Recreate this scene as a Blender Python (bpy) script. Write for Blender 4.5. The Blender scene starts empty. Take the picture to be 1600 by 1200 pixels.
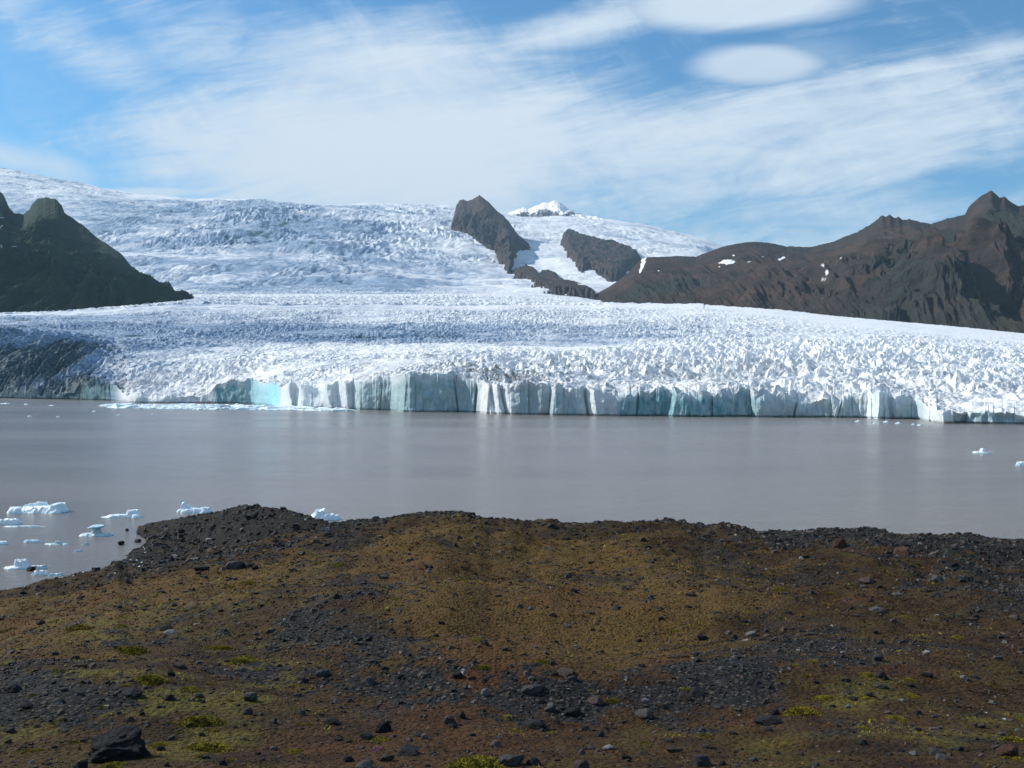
import bpy, math, random
import numpy as np
from mathutils import Vector

# ------------------------------------------------------------------ camera, sky, sun, exposure
S = bpy.context.scene
COL = S.collection
H = 20.0            # eye height above the lake, metres
F = 1570.0          # focal length in photo pixels (1600 wide)
HY = 590.0          # horizon row of the photo
cam_d = bpy.data.cameras.new("camera")
cam = bpy.data.objects.new("camera", cam_d)
COL.objects.link(cam)
cam.location = (0, 0, H)
cam.rotation_euler = (math.radians(90), 0, 0)
cam_d.sensor_width = 36.0
cam_d.lens = 36.0 * F / 1600.0
cam_d.shift_y = (HY - 600.0) / 1600.0
cam_d.clip_start = 0.1
cam_d.clip_end = 60000
S.camera = cam

SUN_AZ = math.radians(-68)      # left of the view direction, a little beyond the glacier front
SUN_EL = math.radians(37)
SDIR = Vector((math.sin(SUN_AZ) * math.cos(SUN_EL), math.cos(SUN_AZ) * math.cos(SUN_EL), math.sin(SUN_EL)))
sl = bpy.data.lights.new("sun", 'SUN')
sl.energy = 4.8
sl.angle = math.radians(0.53)
sl.color = (1.0, 0.955, 0.89)
so = bpy.data.objects.new("sun", sl)
COL.objects.link(so)
so.rotation_euler = SDIR.to_track_quat('Z', 'Y').to_euler()

S.view_settings.view_transform = 'Standard'
S.view_settings.look = 'None'
S.view_settings.exposure = 0.32
S.view_settings.gamma = 1.0
S.render.engine = 'CYCLES'
S.cycles.use_denoising = True
S.cycles.max_bounces = 6
S.cycles.volume_bounces = 0

class NT:
    """tiny helper for writing node trees as expressions"""
    def __init__(s, tree):
        s.t = tree
        s.t.nodes.clear()
    def n(s, typ, **kw):
        nd = s.t.nodes.new(typ)
        for k, v in kw.items():
            setattr(nd, k, v)
        return nd
    def set(s, sock, v):
        if isinstance(v, bpy.types.NodeSocket):
            s.t.links.new(v, sock)
        else:
            if sock.type == 'RGBA' and hasattr(v, '__len__') and len(v) == 3:
                v = (*v, 1)
            sock.default_value = v
    def m(s, op, a, b=0.0, c=0.0, clamp=False):
        nd = s.n('ShaderNodeMath', operation=op, use_clamp=clamp)
        s.set(nd.inputs[0], a); s.set(nd.inputs[1], b); s.set(nd.inputs[2], c)
        return nd.outputs[0]
    def vm(s, op, a, b=(0, 0, 0)):
        nd = s.n('ShaderNodeVectorMath', operation=op)
        s.set(nd.inputs[0], a); s.set(nd.inputs[1], b)
        return nd.outputs[0]
    def comb(s, x, y, z):
        nd = s.n('ShaderNodeCombineXYZ')
        s.set(nd.inputs[0], x); s.set(nd.inputs[1], y); s.set(nd.inputs[2], z)
        return nd.outputs[0]
    def sep(s, v):
        nd = s.n('ShaderNodeSeparateXYZ')
        s.set(nd.inputs[0], v)
        return nd.outputs
    def noise(s, v, scale=1.0, detail=4.0, rough=0.5, dist=0.0):
        nd = s.n('ShaderNodeTexNoise')
        s.set(nd.inputs['Vector'], v); s.set(nd.inputs['Scale'], scale)
        s.set(nd.inputs['Detail'], detail); s.set(nd.inputs['Roughness'], rough); s.set(nd.inputs['Distortion'], dist)
        return nd.outputs[0]
    def vor(s, v, scale=1.0, feature='F1', out=0, rnd=1.0):
        nd = s.n('ShaderNodeTexVoronoi', feature=feature)
        s.set(nd.inputs['Vector'], v); s.set(nd.inputs['Scale'], scale); s.set(nd.inputs['Randomness'], rnd)
        return nd.outputs[out]
    def ss(s, v, lo, hi, o0=0.0, o1=1.0):
        nd = s.n('ShaderNodeMapRange', interpolation_type='SMOOTHSTEP')
        s.set(nd.inputs[0], v); s.set(nd.inputs[1], lo); s.set(nd.inputs[2], hi)
        s.set(nd.inputs[3], o0); s.set(nd.inputs[4], o1)
        return nd.outputs[0]
    def mix(s, f, a, b, mode='MIX'):
        nd = s.n('ShaderNodeMix', data_type='RGBA', blend_type=mode)
        s.set(nd.inputs[0], f); s.set(nd.inputs[6], a); s.set(nd.inputs[7], b)
        return nd.outputs[2]
    def attr(s, name):
        return s.n('ShaderNodeAttribute', attribute_name=name).outputs['Fac']
    def pos(s):
        return s.n('ShaderNodeNewGeometry').outputs['Position']
    def bump(s, h, strength=0.5, dist=1.0, normal=None):
        nd = s.n('ShaderNodeBump')
        s.set(nd.inputs['Height'], h); nd.inputs['Strength'].default_value = strength
        nd.inputs['Distance'].default_value = dist
        if normal is not None:
            s.set(nd.inputs['Normal'], normal)
        return nd.outputs[0]

def px_dir(px, py):
    return (px - 800.0) / F, (HY - py) / F

w = bpy.data.worlds.new("World")
S.world = w
w.use_nodes = True
t = NT(w.node_tree)
sky = t.n('ShaderNodeTexSky', sky_type='NISHITA', sun_disc=False)
sky.sun_elevation = SUN_EL
sky.sun_rotation = SUN_AZ
sky.air_density = 1.0
sky.dust_density = 0.6
sky.ozone_density = 1.6
tc = t.n('ShaderNodeTexCoord').outputs['Generated']
X, Y, Z = t.sep(tc)
yy = t.m('MAXIMUM', t.m('ABSOLUTE', Y), 0.12)
A = t.m('DIVIDE', X, yy)         # tangent of the bearing from north
B = t.m('DIVIDE', Z, yy)         # tangent of the height above the horizon
base = t.noise(t.comb(A, t.m('MULTIPLY', B, 1.4), 0.0), 2.2, 5, 0.55, 0.3)
def rot(ax, ay, ang):
    c, s_ = math.cos(ang), math.sin(ang)
    u = t.m('ADD', t.m('MULTIPLY', ax, c), t.m('MULTIPLY', ay, s_))
    v = t.m('SUBTRACT', t.m('MULTIPLY', ay, c), t.m('MULTIPLY', ax, s_))
    return u, v
def blob(px, py, sx, sy, ang=0.0, soft=(0.4, 1.25), rag=0.0, ragn=None):
    a0, b0 = px_dir(px, py)
    u, v = rot(t.m('SUBTRACT', A, a0), t.m('SUBTRACT', B, b0), ang)
    u = t.m('DIVIDE', u, sx / F); v = t.m('DIVIDE', v, sy / F)
    r = t.m('SQRT', t.m('ADD', t.m('MULTIPLY', u, u), t.m('MULTIPLY', v, v)))
    if rag:
        r = t.m('ADD', r, t.m('MULTIPLY', t.m('SUBTRACT', ragn, 0.5), rag))
    return t.ss(r, soft[1], soft[0])
# streaky high cloud: noise stretched along gently fanned directions
u1, v1 = rot(A, B, 0.28)
st1 = t.noise(t.comb(t.m('MULTIPLY', u1, 1.6), t.m('MULTIPLY', v1, 6.0), 3.1), 2.0, 9, 0.66, 1.6)
u2, v2 = rot(A, B, -0.75)
st2 = t.noise(t.comb(t.m('MULTIPLY', u2, 2.0), t.m('MULTIPLY', v2, 4.6), 7.7), 2.2, 9, 0.66, 1.8)
puff = t.noise(t.comb(A, B, 1.3), 9.0, 8, 0.6, 0.5)
u3, v3 = rot(A, B, 0.16)
st3 = t.noise(t.comb(t.m('MULTIPLY', u3, 2.2), t.m('MULTIPLY', v3, 17.0), 5.5), 2.4, 10, 0.72, 0.7)
def mx(*a):
    r = a[0]
    for q in a[1:]:
        r = t.m('MAXIMUM', r, q)
    return r
def add(*a):
    r = a[0]
    for q in a[1:]:
        r = t.m('ADD', r, q)
    return r
veil = mx(t.m('MULTIPLY', blob(640, 235, 620, 165, 0.0, (0.1, 1.35), 0.9, base), 0.97),
          t.m('MULTIPLY', blob(1280, 215, 620, 120, 0.12, (0.2, 1.4), 0.8, base), 0.72),
          t.m('MULTIPLY', blob(360, 120, 250, 90, -0.65, (0.1, 1.3), 0.9, st2), 0.5),
          t.m('MULTIPLY', blob(620, 110, 330, 100, 0.0, (0.1, 1.4), 1.1, st1), 0.75),
          t.m('MULTIPLY', blob(900, 40, 230, 45, 0.25, (0.1, 1.4), 0.9, st1), 0.7),
          t.m('MULTIPLY', blob(1480, 110, 330, 40, 0.3, (0.1, 1.4), 1.0, st1), 0.5),
          t.m('MULTIPLY', blob(100, 60, 330, 60, -0.5, (0.0, 1.5), 1.3, st2), 0.5),
          t.m('MULTIPLY', blob(1350, 330, 380, 45, 0.03, (0.0, 1.5), 1.2, st1), 0.6),
          t.ss(B, 0.24, 0.08, 0.0, 0.68))
# elsewhere round the horizon: a thin even veil of the same high cloud
away = t.m('MULTIPLY', t.ss(Y, 0.55, 0.3), t.m('MULTIPLY', t.ss(base, 0.35, 0.65), 0.6))
veil = t.m('MAXIMUM', veil, away)
tex = t.m('ADD', t.m('MULTIPLY', st1, 0.7), t.m('ADD', t.m('MULTIPLY', st2, 0.3), t.m('MULTIPLY', puff, 0.25)))
tex = t.m('ADD', tex, t.m('MULTIPLY', t.m('SUBTRACT', st3, 0.5), 0.55))
veil = t.ss(t.m('ADD', veil, t.m('MULTIPLY', t.m('SUBTRACT', tex, 0.60), t.ss(veil, 0.95, 0.5, 1.1, 1.7))), 0.08, 0.98)
wisp = t.m('MULTIPLY', t.ss(st2, 0.5, 0.75), t.m('MULTIPLY', t.ss(B, 0.16, 0.3), 0.18))
cum = mx(t.m('MULTIPLY', blob(20, 248, 190, 34, -0.2, (0.0, 1.3), 2.0, puff), 0.75),
         t.m('MULTIPLY', blob(250, 300, 130, 12, 0.0, (0.3, 1.2), 0.9, puff), 0.8))
lent = mx(t.m('MULTIPLY', blob(1186, 101, 122, 38, 0.02, (0.5, 1.1), 0.35, st3), 0.82),
          t.m('MULTIPLY', blob(1150, 8, 215, 44, 0.05, (0.5, 1.12), 0.4, st3), 0.92),
          t.m('MULTIPLY', blob(1235, 95, 130, 40, 0.1, (0.1, 1.25), 0.6, st1), 0.3))
clouds = mx(veil, wisp, cum, lent)
skyc = t.mix(1.0, sky.outputs[0], (0.50, 0.98, 1.26), 'MULTIPLY')
ccol = t.mix(t.ss(B, 0.1, 0.5), (7.0, 7.9, 8.75), (6.9, 8.0, 9.0))
ccol = t.mix(t.m('MULTIPLY', lent, t.m('ADD', t.m('MULTIPLY', t.ss(B, px_dir(0, 95)[1], px_dir(0, 135)[1]), 0.45), t.ss(st1, 0.4, 0.7, 0.0, 0.3))), ccol, (5.4, 6.4, 7.4))
col = t.mix(clouds, skyc, ccol)
bg = t.n('ShaderNodeBackground')
t.set(bg.inputs[0], col)
bg.inputs[1].default_value = 0.085
t.t.links.new(bg.outputs[0], t.n('ShaderNodeOutputWorld').inputs[0])

# ------------------------------------------------------------------ numeric helpers
rng = np.random.default_rng(11)
PERM = rng.permutation(256)
PERM = np.concatenate([PERM, PERM, PERM])
GR = rng.normal(size=(256, 3)); GR /= np.linalg.norm(GR, axis=1)[:, None]
RV = rng.random((256, 6))

G2 = np.stack([np.cos(np.arange(256) * 2.39996), np.sin(np.arange(256) * 2.39996)], -1).astype(np.float32)
GXA = G2[:, 0].copy(); GYA = G2[:, 1].copy()
G3X, G3Y, G3Z = (GR[:, i].astype(np.float32).copy() for i in range(3))
def perlin(x, y, z=0.0):
    x = np.asarray(x, np.float32); y = np.asarray(y, np.float32)
    xi = np.floor(x).astype(np.int32); yi = np.floor(y).astype(np.int32)
    xf = (x - xi).astype(np.float32); yf = (y - yi).astype(np.float32)
    f = lambda q: q * q * q * (q * (q * 6 - 15) + 10)
    u, v = f(xf), f(yf)
    if np.ndim(z) == 0:
        sd = int(z * 37.7) & 255
        P0 = PERM[(xi & 255)] + (yi & 255); P1 = PERM[((xi + 1) & 255)] + (yi & 255)
        def cor(h, dx, dy):
            h = PERM[PERM[h] + sd]
            return GXA[h] * (xf - dx) + GYA[h] * (yf - dy)
        a = cor(P0, 0, 0) * (1 - u) + cor(P1, 1, 0) * u
        P0 = PERM[(xi & 255)] + ((yi + 1) & 255); P1 = PERM[((xi + 1) & 255)] + ((yi + 1) & 255)
        c = cor(P0, 0, 1) * (1 - u) + cor(P1, 1, 1) * u
        return (a * (1 - v) + c * v) * 1.5
    z = np.broadcast_to(np.asarray(z, np.float32), x.shape)
    zi = np.floor(z).astype(np.int32); zf = z - zi; w_ = f(zf)
    out = np.zeros(x.shape, np.float32)
    for dx in (0, 1):
        for dy in (0, 1):
            for dz in (0, 1):
                h = PERM[PERM[PERM[((xi + dx) & 255)] + ((yi + dy) & 255)] + ((zi + dz) & 255)]
                d = G3X[h] * (xf - dx) + G3Y[h] * (yf - dy) + G3Z[h] * (zf - dz)
                out += d * (u if dx else 1 - u) * (v if dy else 1 - v) * (w_ if dz else 1 - w_)
    return out * 1.6

def fbm(x, y, z=0.0, o=5, g=0.5, ridged=False):
    a, s, r = 1.0, 1.0, 0
    for i in range(o):
        n = perlin(np.asarray(x) * s + i * 17.3, np.asarray(y) * s + i * 9.1, z if np.ndim(z) == 0 else np.asarray(z) * s)
        if ridged:
            n = 1 - 2 * np.abs(n)
        r = r + a * n
        a *= g; s *= 2.03
    return r

def hsh(i, j, k):
    h = PERM[PERM[(i & 255)] + (j & 255)]
    return RV[PERM[h + k], :]

def wedges(x, y, k=0, ang0=0.6, spread=1.2, sharp=(1.5, 0.55)):
    """highest of many leaning wedge-shaped ice blades, one rooted in every unit cell"""
    xi = np.floor(x).astype(int); yi = np.floor(y).astype(int)
    out = np.full(x.shape, -9.0)
    for dx in (-1, 0, 1):
        for dy in (-1, 0, 1):
            r = hsh(xi + dx, yi + dy, k)
            px = xi + dx + 0.15 + 0.7 * r[..., 0]; py = yi + dy + 0.15 + 0.7 * r[..., 1]
            an = ang0 + (r[..., 2] - 0.5) * 2 * spread
            c, s = np.cos(an), np.sin(an)
            ex = x - px; ey = y - py
            a = ex * c + ey * s; b = -ex * s + ey * c
            h = 0.35 + 0.85 * r[..., 3]
            sl_ = (r[..., 4] - 0.5) * 0.8
            out = np.maximum(out, h - sharp[0] * np.abs(b) * (1 + 0.35 * np.sign(b)) - sharp[1] * np.abs(a) + sl_ * a)
    return out

def sstep(x, a, b):
    q = np.clip((x - a) / (b - a), 0, 1)
    return q * q * (3 - 2 * q)

def new_obj(name, mesh, mat=None, parent=None):
    o = bpy.data.objects.new(name, mesh)
    COL.objects.link(o)
    if mat:
        mesh.materials.append(mat)
    if parent:
        o.parent = parent
    return o

def raw_mesh(name, V, FC, smooth=False):
    """V (n,3); FC (m,k) equal-sized faces"""
    me = bpy.data.meshes.new(name)
    V = np.ascontiguousarray(V, dtype=np.float32); FC = np.ascontiguousarray(FC, dtype=np.int32)
    n, k = FC.shape
    me.vertices.add(len(V)); me.vertices.foreach_set('co', V.ravel())
    me.loops.add(n * k); me.loops.foreach_set('vertex_index', FC.ravel())
    me.polygons.add(n)
    me.polygons.foreach_set('loop_start', np.arange(0, n * k, k, dtype=np.int32))
    me.polygons.foreach_set('loop_total', np.full(n, k, dtype=np.int32))
    me.polygons.foreach_set('use_smooth', np.full(n, smooth))
    me.update(calc_edges=True)
    me.validate()
    return me

def grid_mesh(name, P, smooth=False, keep=None):
    r, c = P.shape[:2]
    idx = np.arange(r * c).reshape(r, c)
    q = np.stack([idx[:-1, :-1], idx[:-1, 1:], idx[1:, 1:], idx[1:, :-1]], -1).reshape(-1, 4)
    if keep is not None:
        kq = (keep[:-1, :-1] & keep[:-1, 1:] & keep[1:, 1:] & keep[1:, :-1]).ravel()
        q = q[kq]
        used = np.zeros(r * c, bool); used[q.ravel()] = True
        mp = np.cumsum(used) - 1
        me = raw_mesh(name, P.reshape(-1, 3)[used], mp[q], smooth)
        return me, used
    return raw_mesh(name, P.reshape(-1, 3), q, smooth), np.ones(r * c, bool)

def put_attr(me, name, arr):
    a = me.attributes.new(name, 'FLOAT', 'POINT')
    a.data.foreach_set('value', np.ascontiguousarray(arr, dtype=np.float32).ravel())

def cols_px(lo, hi, n, wl=-500, wh=2100, m=60):
    return np.concatenate([np.linspace(wl, lo, m)[:-1], np.linspace(lo, hi, n), np.linspace(hi, wh, m)[1:]])

def poly_sd(px, py, poly):
    """signed distance, positive inside"""
    px = np.asarray(px, float); py = np.asarray(py, float)
    d = np.full(px.shape, 1e9); ins = np.zeros(px.shape, bool)
    n = len(poly)
    for i in range(n):
        x0, y0 = poly[i]; x1, y1 = poly[(i + 1) % n]
        ex, ey = x1 - x0, y1 - y0
        q = np.clip(((px - x0) * ex + (py - y0) * ey) / (ex * ex + ey * ey + 1e-9), 0, 1)
        d = np.minimum(d, np.hypot(px - x0 - q * ex, py - y0 - q * ey))
        cr = ((y0 <= py) != (y1 <= py)) & (px < (x1 - x0) * (py - y0) / (y1 - y0 + 1e-12) + x0)
        ins ^= cr
    return np.where(ins, d, -d)

def table(xs, ys, px):
    return np.interp(px, xs, ys)

def tag(o, label=None, cat=None, group=None, kind=None):
    if label: o['label'] = label
    if cat: o['category'] = cat
    if group: o['group'] = group
    if kind: o['kind'] = kind
    return o

# ------------------------------------------------------------------ materials
def mat(name):
    m = bpy.data.materials.new(name)
    m.use_nodes = True
    q = NT(m.node_tree)
    b = q.n('ShaderNodeBsdfPrincipled')
    o = q.n('ShaderNodeOutputMaterial')
    q.t.links.new(b.outputs[0], o.inputs[0])
    return m, q, b

def ice_mat():
    m, q, b = mat("glacier_ice")
    p = q.pos()
    n1 = q.noise(p, 0.02, 6, 0.6)
    n2 = q.noise(p, 0.35, 6, 0.65)
    n3 = q.noise(q.vm('MULTIPLY', p, (1.0, 1.0, 0.4)), 0.45, 6, 0.65)
    white = q.mix(q.ss(n2, 0.35, 0.7), (0.70, 0.74, 0.77), (0.90, 0.88, 0.86))
    grey = q.mix(q.ss(n2, 0.35, 0.65), (0.10, 0.18, 0.29), (0.36, 0.46, 0.58))
    c = q.mix(q.ss(q.attr('dirt_shade'), 0.0, 1.0), white, grey)
    c = q.mix(q.ss(q.attr('dirt_shade'), 1.0, 1.8), c, q.mix(q.ss(n2, 0.4, 0.65), (0.016, 0.046, 0.062), (0.10, 0.165, 0.19)))  # darkest tones: debris plus the left flank's shade, mixed into the ice colour
    teal = q.mix(q.ss(n3, 0.35, 0.65), (0.085, 0.255, 0.295), (0.34, 0.475, 0.50))
    c = q.mix(q.attr('blue'), c, teal)
    c = q.mix(q.attr('cyan'), c, (0.26, 0.68, 0.78))
    grit = q.m('MULTIPLY', q.attr('grit'), q.ss(q.m('ADD', n3, q.m('MULTIPLY', n1, 0.5)), 0.72, 0.9))
    c = q.mix(grit, c, (0.17, 0.15, 0.13))
    q.set(b.inputs['Base Color'], c)
    b.inputs['Roughness'].default_value = 0.65
    b.inputs['Specular IOR Level'].default_value = 0.1
    q.set(b.inputs['Normal'], q.bump(q.noise(p, 0.5, 8, 0.7), 0.6, 1.2))
    return m

def rock_mat(name, c1, c2, c3, sc, bumpd, snow=True, patch=None):
    m, q, b = mat(name)
    p = q.pos()
    st = q.noise(q.vm('MULTIPLY', p, (1, 1, 3.0)), sc, 8, 0.65, 0.4)
    big = q.noise(p, sc * 0.22, 5, 0.55)
    fine = q.noise(p, sc * 6, 6, 0.7)
    c = q.mix(q.ss(st, 0.4, 0.62), c1, c2)
    c = q.mix(q.ss(big, 0.45, 0.65), c, c3)
    c = q.mix(q.ss(fine, 0.3, 0.7, 0.0, 0.35), c, (0.02, 0.02, 0.02))
    if snow:
        c = q.mix(q.attr('snow'), c, (0.85, 0.87, 0.9))
    q.set(b.inputs['Base Color'], c)
    b.inputs['Roughness'].default_value = 0.95
    b.inputs['Specular IOR Level'].default_value = 0.1
    q.set(b.inputs['Normal'], q.bump(q.noise(p, sc * 2.5, 9, 0.7), 0.8, bumpd))
    return m

M_ICE = ice_mat()
M_ROCK_BROWN = rock_mat("brown_mountain_rock", (0.034, 0.026, 0.021), (0.070, 0.043, 0.031), (0.027, 0.032, 0.024), 0.009, 14)
M_ROCK_GREEN = rock_mat("mossy_mountain_rock", (0.009, 0.034, 0.030), (0.032, 0.060, 0.028), (0.020, 0.040, 0.022), 0.008, 14)
M_ROCK_GREY = rock_mat("grey_peak_rock", (0.050, 0.040, 0.038), (0.082, 0.060, 0.052), (0.045, 0.045, 0.048), 0.010, 12)

# ------------------------------------------------------------------ glacier sheet (height as a function of bearing and distance)
WX = [-500, 0, 60, 120, 180, 200, 330, 400, 440, 520, 560, 610, 632, 720, 750, 780, 850, 970, 1100, 1250, 1350, 1440, 1456, 1500, 1600, 2100]
WY = [619, 622, 623.5, 624.5, 626, 629, 630, 631, 636, 638.5, 640, 641.5, 643, 644, 645, 647, 648.5, 650, 651, 652, 653.5, 655, 660.5, 661.5, 663, 672]
def front_base(px):
    g = np.linspace(-520, 2120, 2641); u = table(WX, WY, g)
    k = np.exp(-0.5 * (np.arange(-24, 25) / 8.0) ** 2); k /= k.sum()
    u = np.convolve(np.pad(u, 24, mode='edge'), k, mode='valid')
    return H * F / (np.interp(px, g, u) - HY)
LIT = [(132, 140), (196, 206), (440, 452), (461, 470), (499, 511), (528, 541), (552, 562), (611, 632), (752, 762), (769, 777), (786, 793), (858, 866),
       (921, 929), (1047, 1057), (1170, 1178), (1356, 1374), (1392, 1399), (1456, 1470), (1510, 1518)]
CRACK = [(596, .8), (713, 1.4), (744, 2.0), (785, 1.2), (860, 1.4), (915, 2.6), (997, 1.2), (1172, .9), (1245, 1.6), (1316, 1.0), (1388, .9), (1450, 2.2), (1512, .9), (172, 1.4)]
def front_off(px, cr_amp=1.0):
    xs, ys, cur = [-500.0], [0.0], 0.0
    for i, (a, b) in enumerate(LIT):
        d = (b - a) * 0.34 * 1.7
        xs += [a, b]; ys += [d * 0.5, -d * 0.5]
    xs.append(2100); ys.append(0)
    o = np.interp(px, xs, ys)
    for c, wd in CRACK:
        o = o + cr_amp * 1.6 * wd * np.exp(-((px - c) / (wd * 0.9)) ** 2)
    return o + 0.9 * fbm(px * 0.05, px * 0 + 3.3, o=4) + 1.4 * perlin(px * 0.018, px * 0 + 8.1)

PT = [0, 100, 128, 180, 194, 322, 338, 365, 400, 440, 520, 560, 600, 632, 700, 720, 750, 780, 850, 920, 970, 1010, 1050, 1100, 1150, 1200, 1250, 1300, 1350, 1400, 1440, 1456, 1500, 1550, 1600, 1700]
YT = [617, 618, 606, 601, 621, 621, 601, 593, 599, 602, 602, 597, 595, 586, 586, 591, 598, 606, 606, 610, 621, 612, 614, 618, 615, 618, 624, 621, 616, 618, 624, 640, 641, 643, 648, 652]
NC = [0, 100, 200, 330, 440, 600, 720, 800, 970, 1100, 1200, 1350, 1440, 1500, 1600, 1700]
NR = {0.03: [605, 606, 612, 608, 598, 590, 585, 599, 608, 610, 611, 609, 614, 626, 636, 642],
      0.07: [588, 592, 600, 594, 590, 583, 579, 591, 598, 602, 603, 602, 605, 615, 626, 634],
      0.15: [558, 565, 575, 572, 572, 568, 566, 574, 581, 584, 585, 586, 590, 597, 606, 614],
      0.30: [528, 533, 547, 553, 555, 553, 552, 556, 555, 558, 560, 562, 565, 570, 578, 585],
      0.50: [514, 518, 530, 537, 541, 541, 541, 543, 543, 538, 535, 538, 541, 546, 553, 560],
      0.75: [501, 503, 508, 509, 509, 509, 509, 509, 507, 505, 507, 515, 522, 528, 536, 544],
      1.00: [491, 489, 481, 476, 476, 476, 476, 476, 475, 477, 483, 498, 506, 511, 521, 531]}
DE = 1500.0
FC_ = [-500, 0, 100, 200, 300, 400, 500, 600, 700, 800, 900, 1000, 1100, 1130, 1200, 1300, 1400, 1500, 1600, 2100]
FR = {2200: [494, 489, 488, 479, 464, 464, 465, 465, 463, 465, 470, 482, 486, 488, 495, 506, 516, 523, 533, 560],
      2500: [494, 489, 488, 476, 461, 460, 460, 461, 459, 461, 468, 482, 488, 490, 500, 510, 520, 530, 540, 560],
      3000: [480, 470, 468, 462, 452, 450, 450, 452, 454, 456, 463, 478, 488, 490, 500, 510, 520, 530, 540, 560],
      3600: [440, 436, 434, 430, 426, 425, 427, 431, 437, 443, 452, 462, 470, 474, 480, 490, 500, 510, 520, 560],
      4100: [405, 404, 403, 401, 401, 402, 404, 412, 424, 432, 440, 446, 450, 452, 460, 470, 480, 490, 500, 540],
      4500: [400, 398, 397, 396, 397, 398, 399, 404, 412, 416, 418, 420, 430, 440, 450, 460, 470, 480, 490, 530],
      5200: [360, 358, 358, 356, 360, 357, 360, 366, 372, 388, 392, 396, 410, 420, 440, 450, 460, 470, 480, 520],
      5800: [330, 326, 327, 330, 334, 330, 336, 338, 344, 364, 368, 378, 395, 408, 430, 440, 450, 460, 470, 500],
      6500: [312, 306, 310, 318, 322, 317, 325, 322, 330, 345, 352, 362, 383, 396, 420, 430, 440, 450, 460, 490],
      7400: [285, 282, 294, 309, 315, 315, 324.5, 320, 325, 338, 341, 354, 376, 388, 410, 425, 440, 450, 460, 480],
      8600: [240, 262, 281, 299, 311, 315, 325, 321, 324, 337, 338, 350, 372, 384, 405, 420, 440, 450, 460, 480]}

def blur(Zm, k, axis):
    for _ in range(2):
        pad = [(0, 0), (0, 0)]; pad[axis] = (k, k)
        q = np.cumsum(np.pad(Zm, [(p[0] + (1 if a == axis else 0), p[1]) for a, p in enumerate(pad)], mode='edge'), axis=axis)
        n = 2 * k + 1
        if axis == 0: Zm = (q[n:] - q[:-n]) / n
        else: Zm = (q[:, n:] - q[:, :-n]) / n
    return Zm

def sheet_y(px, depth, f, y0):
    """photo row of the smooth ice surface; px (c,), depth (r,c), f (r,c) near fraction"""
    fs = [0.0] + sorted(NR)
    ys = [y0] + [table(NC, NR[k], px) for k in sorted(NR)]
    out = np.zeros(depth.shape)
    for i in range(len(fs) - 1):
        q = (f >= fs[i]) & (f <= fs[i + 1] + 1e-9)
        a = (f - fs[i]) / (fs[i + 1] - fs[i])
        v = ys[i][None] * (1 - a) + ys[i + 1][None] * a
        out = np.where(q, v, out)
    ds = [DE] + sorted(FR)
    ys = [table(NC, NR[1.0], px)] + [table(FC_, FR[k], px) for k in sorted(FR)]
    for i in range(len(ds) - 1):
        q = (depth > ds[i]) & (depth <= ds[i + 1] + 1)
        a = (depth - ds[i]) / (ds[i + 1] - ds[i])
        v = ys[i][None] * (1 - a) + ys[i + 1][None] * a
        out = np.where(q, v, out)
    return out

def gsm(v, px, sig):
    g = np.linspace(-500, 2100, 2601); u = np.interp(g, px, v)
    k = np.exp(-0.5 * (np.arange(-4 * sig, 4 * sig + 1) / sig) ** 2); k /= k.sum()
    return np.interp(px, g, np.convolve(np.pad(u, 4 * sig, mode='edge'), k, mode='valid'))

def sheet(px, n_near, n_far):
    D0 = front_base(px); of = front_off(px); D = D0 + of
    Ds = gsm(D0, px, 70)
    tn = np.linspace(0, 1, n_near)[:, None]
    dn = D0[None] * (DE / D0[None]) ** tn
    dn = dn + of[None] * np.exp(-(dn - D0[None]) / 9.0)
    df = (DE * (8600.0 / DE) ** (np.linspace(0, 1, n_far + 1)[1:]))[:, None] + 0 * D[None]
    depth = np.concatenate([dn, df], 0)
    f = np.clip((depth - D[None]) / (DE - D[None]), 0, 1)
    fs = np.clip((depth - Ds[None]) / (DE - Ds[None]), 0, 1)
    ys = sheet_y(px, depth, fs, gsm(table(PT, YT, px), px, 40))
    Zb = H + depth * (HY - ys) / F
    Zb = blur(blur(Zb, 6, 0), 9, 1)
    yt = table(PT, YT, px) + 1.5 * fbm(px / 14, px * 0, 2.0, 4)
    zt_ = H + D * (HY - yt) / F + 1.5 * (np.random.default_rng(12).random(400)[np.searchsorted(np.cumsum(np.random.default_rng(6).uniform(5, 19, 220)) - 60, px)] - 0.5)
    Zb = Zb + (zt_ - Zb[0])[None] * np.exp(-(depth - D[None]) / 22.0)
    return D, depth, f, Zb

pxs = cols_px(-20, 1620, 1560)
NN, NF = 620, 540
D, dep, f, Zb = sheet(pxs, NN, NF)
PX = np.broadcast_to(pxs[None], dep.shape)
XW = dep * (PX - 800) / F
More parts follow.
